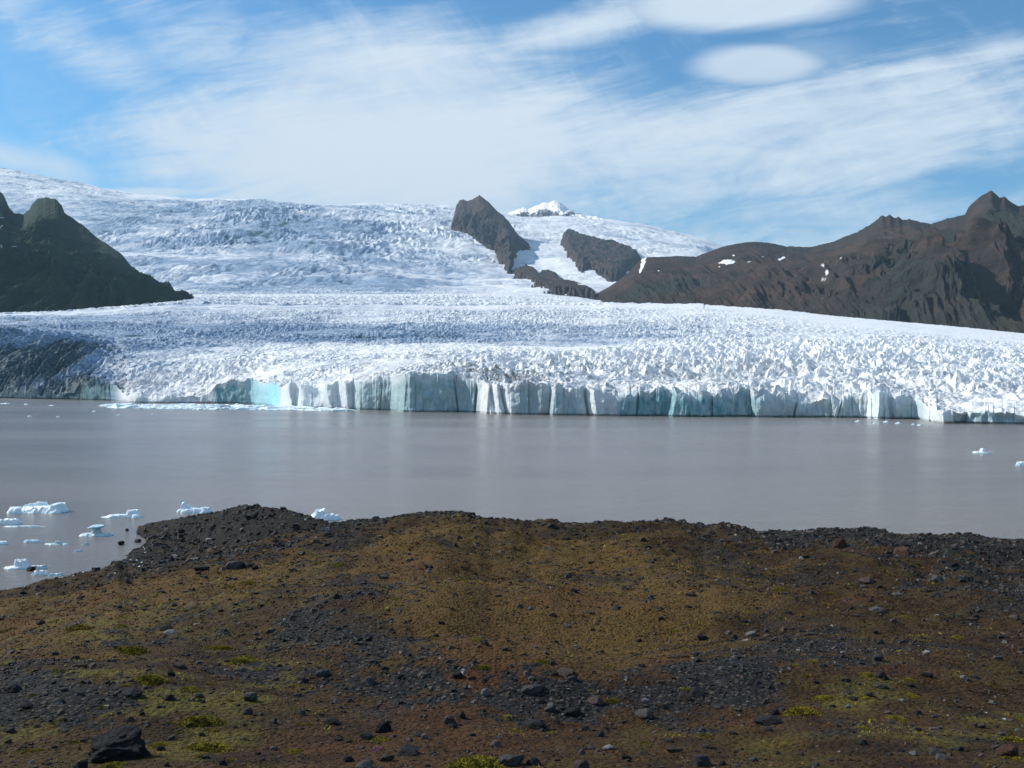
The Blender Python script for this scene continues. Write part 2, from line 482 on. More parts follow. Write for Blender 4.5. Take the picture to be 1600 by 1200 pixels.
# roughness of the ice, metres
def lut2(px, f, cx, rows):
    fs = sorted(rows)
    vals = np.stack([table(cx, rows[k], pxs) for k in fs], 0)
    out = np.zeros(f.shape)
    for i in range(len(fs) - 1):
        a = np.clip((f - fs[i]) / (fs[i + 1] - fs[i]), 0, 1)
        m_ = (f >= fs[i]) if i else np.ones(f.shape, bool)
        out = np.where(m_, vals[i][None] * (1 - a) + vals[i + 1][None] * a, out)
    return out
near = dep <= DE
AC = [0, 150, 210, 400, 600, 750, 900, 1100, 1300, 1600]
amp = lut2(PX, f, AC, {0.0: [9, 7, 4, 5, 3, 5, 6, 6, 6, 5], 0.05: [13, 9, 5, 5, 4, 7, 8, 8, 8, 6],
                       0.15: [17, 11, 6, 5, 4, 7.5, 9, 9, 9, 7], 0.28: [13, 9, 5, 4, 3, 5.5, 7, 10, 9, 7], 0.34: [10, 7, 5, 3, 2, 2.5, 3, 9, 8.5, 7], 0.40: [7, 6, 4.5, 2.6, 2, 2, 2.4, 9, 8, 6.5],
                       0.5: [5, 5, 4.5, 3.5, 3, 2.4, 2, 6, 6.5, 6], 0.6: [4.5, 4.5, 5, 6, 7, 7, 6, 6, 4, 4], 0.8: [3, 3, 4, 4.5, 5, 5.5, 5, 4, 1.2, 1.0], 1.0: [3, 3, 4, 4.5, 4.5, 5, 4, 2.4, 0.8, 0.8]})
wx_ = XW + 9 * perlin(XW / 60, dep / 60); wy_ = dep + 9 * perlin(XW / 60 + 40, dep / 60)
w1 = wedges(wx_ / 15, wy_ / 13, 0)
w1b = wedges(wx_ / 9.5 + 11, wy_ / 8.5 + 5, 13, 0.5, 1.3)
szm = sstep(perlin(XW / 75, dep / 60, 6.0) + 0.35 * sstep(PX, 850, 1000), -0.35, 0.3)
w1 = w1 * (1 - szm) + (0.75 * w1b + 0.1) * szm
w2 = wedges(wx_ / 6.5 + 31, wy_ / 6.0, 3, 0.4, 1.5)
w3 = wedges(wx_ / 3.2 + 7, wy_ / 3.4, 5, 0.5, 1.6)
wA = wedges((XW + 0.3 * dep) / 24, (dep - 0.12 * XW) / 8.5 + 0.8 * perlin(XW / 50, dep / 50, 3.0), 9, 0.05, 0.35, (1.1, 0.30))
fl = sstep(f, 0.42, 0.56) * (0.85 - 0.35 * sstep(PX, 1000, 1250))
w1 = w1 * (1 - fl) + fl * wA
w2 = w2 * (1 - 0.35 * fl)
lf = (1 - sstep(PX, 120, 230)) * (1 - sstep(f, 0.30, 0.45))
wF = wedges((XW - 0.25 * dep) / 13, dep / 34, 11, 1.45, 0.35, (1.25, 0.45))
w1 = w1 * (1 - lf) + lf * (wF * 1.15 + 0.05)
w2 = w2 * (1 - 0.5 * lf); w3 = w3 * (1 - 0.5 * lf)
lowmask = sstep(perlin(XW / 130, dep / 90) + 0.25, -0.35, 0.35)
edge = sstep(f, 0.0, 0.012)
Rn = amp * (1.15 * w1 + 0.5 * w2 + 0.2 * w3 - 0.55) * (0.40 + 0.65 * lowmask) * (0.75 + 0.25 * edge)
# far ice: larger blocks
aF_c = [0, 150, 200, 450, 700, 760, 820, 1000, 1130, 1600]
lg = np.log(np.maximum(dep, DE))
def farlut():
    ds = [1500, 2100, 2450, 2700, 3300, 4000, 4350, 4700, 5600, 6600, 7600, 8600]
    rows = [[5, 5, 5.5, 5.5, 5.5, 5, 5, 3, 2, 1], [3, 3, 4, 6, 6, 5, 5, 2, 2, 1], [3, 3, 3, 2, 3, 2, 2, 2, 2, 1], [4, 4, 7, 8, 6, 4, 3, 3, 3, 3], [8, 8, 14, 15, 12, 8, 3, 3, 3, 3], [8, 8, 12, 13, 12, 8, 4, 3, 3, 3],
            [6, 6, 8, 10, 14, 8, 4, 3, 3, 3], [10, 10, 20, 26, 24, 14, 5, 4, 4, 4], [12, 12, 22, 32, 24, 18, 9, 8, 8, 6], [10, 10, 12, 20, 18, 14, 9, 9, 8, 5], [10, 10, 8, 6, 10, 8, 6, 6, 5, 5], [8, 8, 5, 4, 6, 5, 3, 3, 3, 3]]
    vals = [table(aF_c, r, pxs) for r in rows]
    out = np.zeros(dep.shape)
    for i in range(len(ds) - 1):
        a = (dep - ds[i]) / (ds[i + 1] - ds[i])
        out = np.where((dep >= ds[i]) & (dep <= ds[i + 1] + 1), vals[i][None] * (1 - a) + vals[i + 1][None] * a, out)
    return out
aF = farlut()
fx = XW + 40 * perlin(XW / 260, dep / 260, 2.2); fy = dep + 40 * perlin(XW / 260, dep / 260, 7.7)
sc_near = wedges(XW / 10 + 3, dep / 9, 7, 0.5, 1.4)
sc_far = 0.9 * wedges(fx / 46, fy / 62, 2, 0.7, 1.4, (1.0, 0.5)) + 0.45 * wedges(fx / 23 + 5, fy / 40, 4, 0.3, 1.5, (1.1, 0.5))
mixf = sstep(dep, 2300, 3300)
patchy = 0.45 + 0.9 * sstep(fbm(XW / 420, dep / 420, 1.1, 3), -0.35, 0.4)
Rf = 0.78 * aF * ((1 - mixf) * (1.1 * sc_near - 0.4) + mixf * (sc_far - 0.4) * patchy)
bl = sstep(dep, DE * 0.93, DE * 1.0)
R = np.where(near, Rn * (1 - bl) + bl * aF * (1.1 * sc_near - 0.4), Rf)
swell = (sstep(f, 0.25, 0.5) * (1 - 0.6 * (PX > 1100) * sstep(f, .6, .8)) * (1.2 * fbm(XW / 90, dep / 45, 5.0, 3) + (dep < 2600) * 2.2 * fbm((XW + 0.25 * dep) / 190, dep / 24, 9.0, 3)) + mixf * 20 * fbm(XW / 500, dep / 350, 4.4, 4))
Zs = Zb + R + swell
Zs = np.where(f < 0.03, np.maximum(Zs, 3.0), Zs)
# keep the right-hand skyline clean where the ice rolls over
P = np.stack([XW, dep, Zs], -1)
# ice wall below the front edge
NW = 46
tw = np.linspace(0, 1, NW)[:-1]
zt = Zs[0]
zw = -2.5 + (zt[None] + 2.5) * tw[:, None]
PXw = np.broadcast_to(pxs[None], zw.shape)
xw0 = D * (pxs - 800) / F
off = 0.35 * fbm(xw0[None] / 4 + 0 * zw, zw / 9, 2.0, 5) + 0.4 * fbm(xw0[None] / 9 + 0 * zw, zw / 14, 6.0, 3) + 1.3 * np.exp(-((zw - 0.1) / 0.55) ** 2)
off = off * (1 - tw[:, None] ** 6) - 0.6 * (1 - tw[:, None])
mids = np.array(sorted([(LIT[i][1] + LIT[i + 1][0]) / 2 for i in range(len(LIT) - 1)] + [660, 700, 735, 820, 840, 880, 945, 985, 1025, 1080, 1110, 1135, 1225, 1300, 1330, 1425, 1490, 1540, 1585]))
sg = np.searchsorted(mids, pxs)
sr = np.random.default_rng(4).random((len(mids) + 1, 4))
m2 = np.cumsum(np.random.default_rng(6).uniform(5, 19, 220)) - 60
s2 = np.searchsorted(m2, pxs); r2 = np.random.default_rng(7).random((len(m2) + 1, 3))
lean = ((sr[sg, 0] - 0.5) * 1.1)[None] + 0 * zw
blk = ((sr[sg, 1] - 0.5) * 3.0 + (r2[s2, 0] - 0.5) * 0.9)[None] + ((sr[sg, 2] - 0.15) * 0.16 + (r2[s2, 1] - 0.5) * 0.10)[None] * zw
warp = front_off((PXw + lean * (zw - 9) * 1.5).ravel(), 1.0).reshape(zw.shape) - front_off(pxs)[None]
scal = 0.6 * fbm(PXw / 22, zw / 14, 14.0, 4, 0.45, ridged=True) - 0.4
facets = -3.4 * wedges(xw0[None] / 15 + 0 * zw + 5, zw / 15 + 2, 6, 1.2, 1.3, (0.85, 0.4)) - 1.0 * wedges(xw0[None] / 5 + 0 * zw, zw / 8, 8, 1.0, 1.4, (0.8, 0.4)) + 1.6
dw = D[None] + off + (warp + scal + facets + blk) * (1 - tw[:, None] ** 5)
Pw = np.stack([dw * (PXw - 800) / F, dw, zw], -1)
Pall = np.concatenate([Pw, P], 0)
# colour masks
wallm = np.zeros(Pall.shape[:2]); wallm[:NW - 1] = 1
for i in range(5):
    wallm[NW - 1 + i] = 0.7 * (1 - i / 5)
bcx = [0, 125, 135, 180, 192, 325, 337, 372, 388, 436, 444, 545, 560, 632, 720, 745, 752, 795, 810, 900, 925, 962, 970, 1100, 1180, 1195, 1350, 1356, 1398, 1405, 1440, 1455, 1480, 1500, 1600]
bcv = [.0, .1, .5, .6, .1, .1, 1.0, 1.0, .7, .5, .2, .3, .7, .8, .85, .7, .15, .2, .7, .7, .25, .4, 1.0, 1.0, .9, .55, .6, .08, .08, .6, .6, .2, .2, .6, .75]
blue = wallm * table(bcx, bcv, pxs)[None]
hz = Pall[..., 2]
# wall tops fade to weathered white
frac = np.ones(Pall.shape[:2]); frac[:NW - 1] = tw[:, None]
blue = blue * (1 - 0.55 * sstep(frac + 0.12 * fbm(Pall[..., 0] / 5, hz / 5, 1.0, 3), 0.72, 1.0) * (frac < 0.999))
cyan = wallm * table([380, 396, 412, 432, 438, 1355, 1358, 1362, 1392, 1396], [0, .45, .5, .75, 0, 0, .12, .22, .18, 0], pxs)[None]
depA = np.concatenate([dw, dep], 0); fA = np.concatenate([0 * dw, f], 0); PXA = np.broadcast_to(pxs[None], depA.shape)
XA = Pall[..., 0]
n_ = fbm(XA / 220, depA / 90, 3.0, 4)
n2_ = fbm(XA / 30, depA / 14, 3.0, 4)
# tonal map of the ice (bare grey-blue ice against white weathered crust; shade of the far-left flank painted in)
def lutA(rows, cx):
    fs = sorted(rows); vals = np.stack([table(cx, rows[k], pxs) for k in fs], 0)
    out = np.zeros(fA.shape)
    for i in range(len(fs) - 1):
        a = np.clip((fA - fs[i]) / (fs[i + 1] - fs[i]), 0, 1)
        out = np.where(fA >= fs[i], vals[i][None] * (1 - a) + vals[i + 1][None] * a, out)
    return out
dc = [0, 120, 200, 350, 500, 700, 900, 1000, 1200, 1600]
dirt_shade = lutA({0.0: [2.9, 2.7, .12, .05, .1, .1, .15, .1, .05, .1], .12: [2.7, 2.2, .4, .05, .05, .1, .12, .1, .05, .1], .3: [2.1, 1.9, 1.0, .1, .05, .0, .0, .05, .02, .05],
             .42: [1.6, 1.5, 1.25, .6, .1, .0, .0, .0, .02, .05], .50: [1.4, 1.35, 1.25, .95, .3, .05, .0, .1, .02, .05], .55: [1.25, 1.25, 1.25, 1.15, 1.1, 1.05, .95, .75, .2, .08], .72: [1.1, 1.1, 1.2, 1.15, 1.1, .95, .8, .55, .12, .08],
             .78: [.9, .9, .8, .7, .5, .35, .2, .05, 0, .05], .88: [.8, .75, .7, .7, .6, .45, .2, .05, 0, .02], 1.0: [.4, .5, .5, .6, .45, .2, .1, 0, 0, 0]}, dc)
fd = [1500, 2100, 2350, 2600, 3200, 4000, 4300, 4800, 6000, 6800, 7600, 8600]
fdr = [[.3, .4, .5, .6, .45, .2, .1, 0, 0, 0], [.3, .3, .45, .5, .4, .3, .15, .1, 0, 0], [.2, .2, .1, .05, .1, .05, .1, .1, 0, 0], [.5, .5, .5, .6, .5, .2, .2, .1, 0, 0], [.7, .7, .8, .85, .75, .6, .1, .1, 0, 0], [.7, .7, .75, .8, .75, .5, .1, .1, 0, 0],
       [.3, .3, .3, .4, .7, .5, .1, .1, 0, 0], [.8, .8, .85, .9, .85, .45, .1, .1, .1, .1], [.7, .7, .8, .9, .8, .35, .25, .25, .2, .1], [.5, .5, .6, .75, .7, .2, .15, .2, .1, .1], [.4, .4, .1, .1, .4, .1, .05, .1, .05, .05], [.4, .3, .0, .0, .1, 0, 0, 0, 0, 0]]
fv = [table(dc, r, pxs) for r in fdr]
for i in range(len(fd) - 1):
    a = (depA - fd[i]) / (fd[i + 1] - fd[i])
    dirt_shade = np.where((depA > fd[i]) & (depA <= fd[i + 1] + 1), fv[i][None] * (1 - a) + fv[i + 1][None] * a, dirt_shade)
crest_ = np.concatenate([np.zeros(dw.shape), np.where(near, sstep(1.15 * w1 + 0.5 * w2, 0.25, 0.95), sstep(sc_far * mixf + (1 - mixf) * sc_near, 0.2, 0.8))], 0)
dirt_shade = dirt_shade * (1.22 - 0.55 * crest_) + 0.28 * (depA > 2500) * fbm(XA / 700, depA / 420, 15.0, 3) * (dirt_shade > 0.08)
dirt_shade = np.clip((1.12 + 0.2 * (depA > 2700)) * dirt_shade * (1 + 0.35 * n_) + 0.22 * n2_ * (dirt_shade > 0.03) + 0.05 * n_, 0, 2) * (1 - wallm * sstep(PXA, 150, 215))
grit = np.clip(table([0, 130, 230, 500, 760, 800, 1000, 1440, 1470, 1600], [.12, .25, .5, .25, .9, .9, .6, .4, .7, .3], pxs)[None] * (1 - sstep(fA, 0.10, 0.35)), 0, 1) * (0.35 + 0.65 * (fA > 0))
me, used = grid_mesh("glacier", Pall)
put_attr(me, 'blue', blue); put_attr(me, 'dirt_shade', dirt_shade); put_attr(me, 'cyan', cyan); put_attr(me, 'grit', grit)
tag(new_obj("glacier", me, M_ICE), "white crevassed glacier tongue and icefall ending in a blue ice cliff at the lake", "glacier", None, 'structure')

def ice_z(px, d):
    """smooth ice height at photo column px and depth d (arrays of equal shape), far part only"""
    D_ = front_base(px)
    ff = np.clip((d - D_) / (DE - D_), 0, 1)
    out = np.zeros(d.shape)
    ds = [DE] + sorted(FR)
    ys = [table(NC, NR[1.0], px)] + [table(FC_, FR[k], px) for k in sorted(FR)]
    for i in range(len(ds) - 1):
        q = (d > ds[i] - 1) & (d <= ds[i + 1] + 1)
        a = (d - ds[i]) / (ds[i + 1] - ds[i])
        out = np.where(q, ys[i] * (1 - a) + ys[i + 1] * a, out)
    return H + d * (HY - out) / F

# ------------------------------------------------------------------ mountains
def mountain(name, lo, hi, n, ridge, rdep, base_y, bdep, nr, mtl, rough, gully, label, back=900, snowpolys=(), seed=0, ext=None, prof=1.0):
    px = np.linspace(lo, hi, n)
    rx, ry = zip(*ridge)
    yr = np.interp(px, rx, ry) + 1.3 * fbm(px / 9, px * 0 + seed, o=4, g=0.6) * (np.mean(rough) / 30 if np.ndim(rough) == 0 else np.minimum(np.interp(px, rough[0], rough[1]) / 40, 0.9))
    dr = table(*zip(*rdep), px); by = table(*zip(*base_y), px); db = table(*zip(*bdep), px)
    wn = int(14 / (px[1] - px[0])); kk = np.hanning(2 * wn + 1); ys_ = np.convolve(np.pad(yr, wn, mode='edge'), kk / kk.sum(), mode='valid')
    zrs = H + dr * (HY - ys_) / F
    zr = H + dr * (HY - yr) / F; zb = H + db * (HY - by) / F
    tt = np.linspace(0, 1, nr)[:, None]
    d1 = db[None] + (dr - db)[None] * tt
    z1 = zb[None] + (zrs - zb)[None] * (tt ** prof) + (zr - zrs)[None] * tt ** 5
    x1 = d1 * (px[None] - 800) / F
    env = (np.sin(np.pi * np.clip(tt, 0, 1)) ** 0.6) * (1 - tt) ** 1.2 * 1.9
    rough = rough if np.ndim(rough) == 0 else np.interp(px, rough[0], rough[1])[None]
    rid = fbm(x1 / gully, d1 / (gully * 3), seed + 0.5, 6, 0.52, ridged=True) - 0.5
    rid2 = fbm(x1 / (gully * 0.3), z1 / (gully * 0.35), seed + 4.5, 5, 0.6)
    z1 = z1 + env * rough * rid + env * rough * 0.5 * (fbm((x1 + 30 * perlin(x1 / 90, z1 / 90, 3.0)) / (gully * 0.33), z1 / (gully * 2.2), seed + 12.0, 5, 0.6, ridged=True) - 0.5)
    d1 = d1 - env * rough * 0.9 * rid2
    x1 = x1 + env * rough * 0.5 * fbm(d1 / gully, z1 / gully, seed + 9.0, 4)
    nb = max(20, nr // 4)
    tb = np.linspace(0, 1, nb + 1)[1:, None]
    d2 = dr[None] + back * tb
    z2 = zr[None] - (0.9 * back) * tb ** 0.9 + rough * 0.6 * fbm(dr[None] * (px[None] - 800) / F / gully + 0 * d2, d2 / gully, seed + 3.0, 4) * tb ** 0.5
    x2 = d2 * (px[None] - 800) / F
    P_ = np.concatenate([np.stack([x1, d1, z1], -1), np.stack([x2, d2, z2], -1)], 0)
    me_, _ = grid_mesh(name, P_, smooth=False)
    sn = np.zeros(P_.shape[:2])
    ppx = 800 + F * P_[..., 0] / P_[..., 1]; ppy = HY - F * (P_[..., 2] - H) / P_[..., 1]
    for pl, sh in snowpolys:
        cx = np.array(pl, float)
        nn = fbm(ppx / 5, ppy / 5, 2.0, 3)
        sn = np.maximum(sn, sstep(poly_sd(ppx, ppy, cx) + nn * sh, -0.2, 0.5))
    sn[nr:] = 0
    put_attr(me_, 'snow', sn)
    return tag(new_obj(name, me_, mtl), label, name.replace('_', ' '), None, 'structure')

def ell(cx, cy, rx, ry, n=9, a=0.0):
    return [(cx + rx * math.cos(q) * math.cos(a) - ry * math.sin(q) * math.sin(a), cy + rx * math.cos(q) * math.sin(a) + ry * math.sin(q) * math.cos(a)) for q in [2 * math.pi * i / n for i in range(n)]]

mountain("mountain", -420, 292, 700,
         [(-420, 200), (-200, 262), (-100, 280), (-30, 288), (-6, 296), (4, 302), (9, 312), (14, 324), (22, 333), (36, 335), (46, 327), (51, 318), (58, 311), (72, 308), (88, 312), (96, 319), (101, 333), (115, 342), (130, 352), (150, 370), (170, 383), (190, 397), (205, 415), (225, 430), (243, 442), (262, 453), (275, 461), (292, 480)],
         [(-420, 2700), (0, 2600), (150, 2450), (300, 2250)], [(-420, 520), (0, 500), (200, 494), (300, 478)], [(-420, 1500), (0, 1650), (300, 1950)],
         260, M_ROCK_GREEN, 26, 130, "dark green-brown mountain with knobbly summit rising left of the glacier", 900,
         [(ell(3, 340, 3, 0.9), 0.3), (ell(2, 384, 2.5, 0.8), 0.3), (ell(21, 385, 5, 0.8), 0.3), (ell(2, 354, 3, 0.9, a=-0.8), 0.3)], 1)
mountain("mountain_ridge", 918, 2060, 1150,
         [(918, 468), (935, 457), (950, 449), (965, 439), (980, 428), (995, 412), (1003, 405), (1010, 402), (1040, 401), (1060, 400), (1088, 401), (1100, 396), (1130, 385), (1150, 381), (1175, 377.5), (1200, 379), (1230, 385), (1265, 386), (1300, 378), (1340, 362), (1362, 350), (1372, 341), (1378, 336.5), (1384, 339),
          (1390, 335), (1396, 340), (1400, 341), (1404, 338), (1410, 344), (1420, 342), (1440, 347.5), (1455, 350), (1475, 343), (1500, 337), (1508, 335), (1513, 324), (1522, 315), (1532, 307), (1540, 302), (1548, 297), (1556, 303), (1562, 309), (1569, 307), (1580, 316), (1592, 322), (1600, 321), (1640, 330), (1800, 345), (2060, 340)],
         [(918, 3350), (1200, 3350), (1400, 3000), (1550, 2700), (2060, 2400)], [(918, 480), (1000, 488), (1100, 490), (1200, 498), (1300, 508), (1400, 520), (1500, 528), (1600, 538), (2060, 570)],
         [(918, 2500), (1100, 2300), (1300, 2000), (1600, 1750), (2060, 1600)], 330, M_ROCK_BROWN, ((918, 1130, 1300, 1420, 2060), (9, 18, 34, 62, 75)), 210, "long bare brown mountain ridge with a pointed peak on the right of the glacier", 1000,
         [([(1123, 411), (1130, 407), (1135, 405), (1148, 407), (1147, 412), (1138, 414)], 1.5), (ell(1171, 409, 3, 1), .5), (ell(1146, 399, 1.5, 1), .5), (ell(1192, 401, 1.6, .8), .5),
          (ell(1221, 404, 7, 1.7, a=-0.4), 1.0), (ell(1285, 414.5, 3, 1.5, a=0.3), .8), (ell(1314, 403, 2.2, 1.5, a=-.6), .6), (ell(1292, 426, 2.6, 3.4, a=0.5), 1.2), (ell(1287, 436, 3, 1.3), .8), (ell(1124, 417, 1.5, .8), .4), (ell(1029, 423, 1.4, 1), .4),
          ([(1003, 402), (1010, 402), (1008, 410), (1004, 420), (1000, 427), (998, 426), (1001, 415)], 1.2)], 5)
mountain("nunatak", 704, 830, 420,
         [(704, 352), (709, 338), (713, 321), (718, 313), (724, 311), (730, 314), (736, 313), (742, 309), (746, 307), (749, 304), (753, 308), (760, 313), (768, 320), (775, 328), (785, 336), (795, 346), (802, 356), (808, 365), (816, 372), (824, 378), (830, 388)],
         [(704, 5850), (748, 5700), (800, 5450), (830, 5350)], [(704, 362), (712, 362), (730, 374), (757, 397), (775, 414), (790, 434), (797, 444), (803, 420), (812, 400), (830, 396)],
         [(704, 5500), (712, 5450), (730, 5300), (757, 5000), (775, 4750), (790, 4250), (797, 4000), (803, 4700), (812, 5050), (830, 5200)],
         190, M_ROCK_GREY, 22, 130, "dark pyramid-shaped rock peak standing out of the icefall", 500, (), 9)
mountain("snow_peak", 790, 940, 200,
         [(790, 336), (800, 330), (812, 326), (818, 324), (826, 327), (836, 322), (848, 317.5), (858, 316), (866, 313), (873, 315), (880, 319), (886, 325), (893, 327), (905, 334), (940, 341)],
         [(800, 8500), (905, 8500)], [(800, 352), (905, 352)], [(800, 7400), (905, 7400)], 110,
         rock_mat("snowy_peak_rock", (0.2, 0.2, 0.22), (0.25, 0.23, 0.24), (0.2, 0.2, 0.2), 0.01, 8), 26, 200, "far snow-capped summit with a bare rock flank on the skyline", 500,
         [([(760, 300), (980, 300), (980, 334), (910, 334), (887, 331), (878, 337), (872, 334), (862, 330), (852, 326), (846, 330), (838, 332), (830, 336), (818, 330), (795, 340), (760, 342)], 3),
          ([(760, 338), (838, 342), (846, 340), (852, 338), (866, 344), (874, 340), (910, 333), (980, 333), (980, 370), (760, 370)], 2)], 3)

def rock_patch(name, poly, d0, d1, n, m_, mtl, lift, slope, rough, label, seed=0, base=14):
    xs_ = [p[0] for p in poly]
    px = np.linspace(min(xs_) - 6, max(xs_) + 6, n)
    d = np.linspace(d0, d1, m_)[:, None] + 0 * px[None]
    pp = px[None] + 0 * d
    z = ice_z(pp, d)
    y = HY - F * (z - H) / d
    sd = poly_sd(pp, y, poly) + 1.6 * fbm(pp / 5, y / 4, seed + 1.0, 4)
    z = z + base + np.clip(sd * slope, -60, lift) + np.where(sd > 0, rough * (fbm(d * (pp - 800) / F / 90, d / 170, seed + 2.0, 5, 0.5, ridged=True) - 0.4) * sstep(sd, 0, 6), 0)
    P_ = np.stack([d * (pp - 800) / F, d, z], -1)
    me_, used_ = grid_mesh(name, P_, keep=sd > -6)
    put_attr(me_, 'snow', np.zeros(int(used_.sum())))
    return tag(new_obj(name, me_, mtl), label, "rock outcrop", None, 'structure')

rock_patch("rock_outcrop", [(880, 376), (882, 366), (891, 363), (905, 371), (930, 377), (960, 383), (985, 392), (999, 403), (990, 414), (979, 420), (976, 431), (965, 440), (955, 441), (945, 433), (934, 430), (920, 424), (910, 429), (899, 420), (897, 410), (888, 398)],
           4000, 6600, 220, 300, M_ROCK_GREY, 18, 6, 9, "bare brown rock outcrop surrounded by snow above the valley glacier", 2)
rock_patch("moraine_debris", [(800, 428), (812, 424), (822, 419), (834, 424), (842, 434), (846, 429), (856, 427), (868, 432), (872, 441), (890, 445), (905, 449), (925, 459), (930, 466), (905, 463), (880, 460), (868, 460), (845, 453), (828, 444), (812, 437)],
           2700, 4700, 170, 260, M_ROCK_GREY, 8, 4, 4, "patchy dark moraine debris at the foot of the snowfield", 6)

# ------------------------------------------------------------------ lake
m, q, b = mat("lake_water")
p = q.pos()
wv = q.m('ADD', q.noise(q.vm('MULTIPLY', p, (0.35, 1.0, 1)), 1.1, 6, 0.62, 0.3), q.m('MULTIPLY', q.noise(q.vm('MULTIPLY', p, (0.25, 1.0, 1)), 0.12, 4, 0.6), 1.2))
q.set(b.inputs['Base Color'], q.mix(q.ss(q.noise(q.vm('MULTIPLY', p, (0.2, 1, 1)), 0.01, 4, 0.6), 0.35, 0.65), (0.158, 0.141, 0.127), (0.188, 0.168, 0.150)))
q.set(b.inputs['Roughness'], q.ss(q.noise(q.vm('MULTIPLY', p, (0.15, 1, 1)), 0.02, 4, 0.6), 0.3, 0.7, 0.17, 0.27))
b.inputs['IOR'].default_value = 1.33
q.set(b.inputs['Normal'], q.bump(wv, 0.6, 0.5))
M_WATER = m
me, _ = grid_mesh("lake", np.stack(np.meshgrid(np.linspace(-3000, 3000, 40), np.linspace(20, 2500, 40)), -1).reshape(40, 40, 2)[:, :, [0, 1, 1]] * np.array([1, 1, 0]), smooth=True)
tag(new_obj("lake", me, M_WATER), "calm grey-brown meltwater lagoon in front of the glacier", "lake", None, 'structure')

# ------------------------------------------------------------------ near ground
GX = [-900, -100, 0, 60, 100, 150, 185, 200, 250, 300, 360, 420, 480, 520, 545, 570, 600, 640, 680, 700, 725, 750, 765, 800, 830, 860, 880, 910, 940, 975, 1000, 1040, 1070, 1100, 1125, 1150, 1175, 1200, 1230, 1260, 1290, 1330, 1365, 1400, 1450, 1500, 1550, 1600, 1700, 2500]
GYY = [960, 945, 928, 915, 906, 893, 880, 884, 878, 866, 856, 843, 828, 818, 817, 812, 811, 804, 800, 800, 802, 808, 813, 813, 816, 814, 817, 820, 822, 819, 817, 814, 816, 822, 820, 823, 829, 832, 831, 829, 827, 827, 826, 834, 838, 835, 842, 846, 850, 900]
GD = [(-900, 85), (-100, 88), (0, 93), (60, 97), (100, 99.5), (150, 104), (185, 108), (200, 104), (300, 96), (420, 90), (520, 86), (600, 84), (680, 84), (750, 80), (880, 79), (1040, 78), (1200, 79), (1330, 80), (1600, 74), (2500, 60)]
def crest(px):
    yc = np.interp(px, GX, GYY)
    rc = table(*zip(*GD), px)
    onw = px < 192
    rc = np.where(onw, H * F / (yc - HY), rc)
    return yc, rc
MR = [(150, 866), (190, 843), (203, 832), (212, 824), (235, 818), (262, 813), (280, 809), (300, 808), (330, 802), (350, 795), (380, 791.5), (405, 791), (430, 793), (455, 798), (475, 804), (495, 812), (520, 818), (560, 840), (600, 900)]
def gz(x, y):
    x = np.asarray(x, float); y = np.asarray(y, float)
    yq = np.maximum(y, 1.0)
    px = 800 + F * x / yq
    yc, rc = crest(px)
    dc_ = rc * (yc - HY) / F
    near_drop = 4.55 + 0.10 * np.clip((px - 800) / 800, -2, 2) * 1.0
    bq = (dc_ - near_drop) / (rc - 12.0)
    drop = np.where(y > 12, near_drop + bq * (y - 12), 1.6 + (near_drop - 1.6) * np.clip(y / 12, 0, 1))
    over = np.maximum(y - rc, 0)
    drop = drop + over * 0.42 * np.clip(over / 6, 0, 1)
    # hollows and swells
    win = sstep(y, 5, 14) * (1 - sstep(y, rc * 0.86, rc * 0.99))
    u = win * (0.10 * np.sqrt(yq) * fbm(x / 9, y / 9, 0.7, 3) + 0.28 * fbm(x / 22, y / 16, 5.0, 2))
    u = u + win * (0.55 * np.exp(-((y - 17.5 - 0.02 * x) / 2.2) ** 2) * np.exp(-((x - 1) / 7) ** 2) - 0.7 * np.exp(-((y - 24) / 4.5) ** 2) * np.exp(-((x - 0.5) / 6.5) ** 2))
    u = u + win * (0.8 * np.exp(-(((px - 120) / 240) ** 2)) * np.exp(-((y - 16) / 2.5) ** 2) * 0.5)
    z = H - drop + u
    dm = np.interp(px, [190, 210, 530], [133, 130, 112])
    zm = H - dm * (np.interp(px, *zip(*MR)) - HY) / F
    mound = zm - 0.40 * np.sqrt((y - dm) ** 2 + 2.0) + 0.5
    mound = np.where((px > 150) & (px < 610), mound, -5)
    pe = np.interp(y, [100, 106, 110, 116, 121, 126, 131, 135], [178, 186, 194, 214, 227, 223, 209, 204]) + 7 * fbm(x / 3.5, y / 3.5, 6.6, 4)
    beach = np.where((px > 150) & (px < 620), np.clip((px - pe) * 0.045, -5, 0.9), -5) - np.maximum(y - 128, 0) * 0.3
    mound = mound - np.clip(pe + 6 - px, 0, 200) * 0.25
    z = np.maximum(z, np.maximum(mound, beach))
    sm = sstep(y, 12, 60)
    dz = 0.02 + 0.05 * sm
    z = z + dz * fbm(x / 0.9, y / 0.9, 1.5, 4, 0.55) + 0.20 * sm * fbm(x / 2.6, y / 2.6, 8.5, 3)
    shore = sstep(z, 1.6, 0.2) * sstep(y, 60, 80)
    z = z + shore * 0.12 * fbm(x / 1.6, y / 1.6, 3.5, 4)
    return np.maximum(z, -4.0)

gpx = cols_px(-60, 1660, 900, -2600, 4200, 90)
gd = 2.0 * (230.0 / 2.0) ** np.linspace(0, 1, 1150)
GP = np.broadcast_to(gpx[None], (len(gd), len(gpx))); GDp = np.broadcast_to(gd[:, None], GP.shape)
gx = GDp * (GP - 800) / F
gzz = gz(gx, GDp)
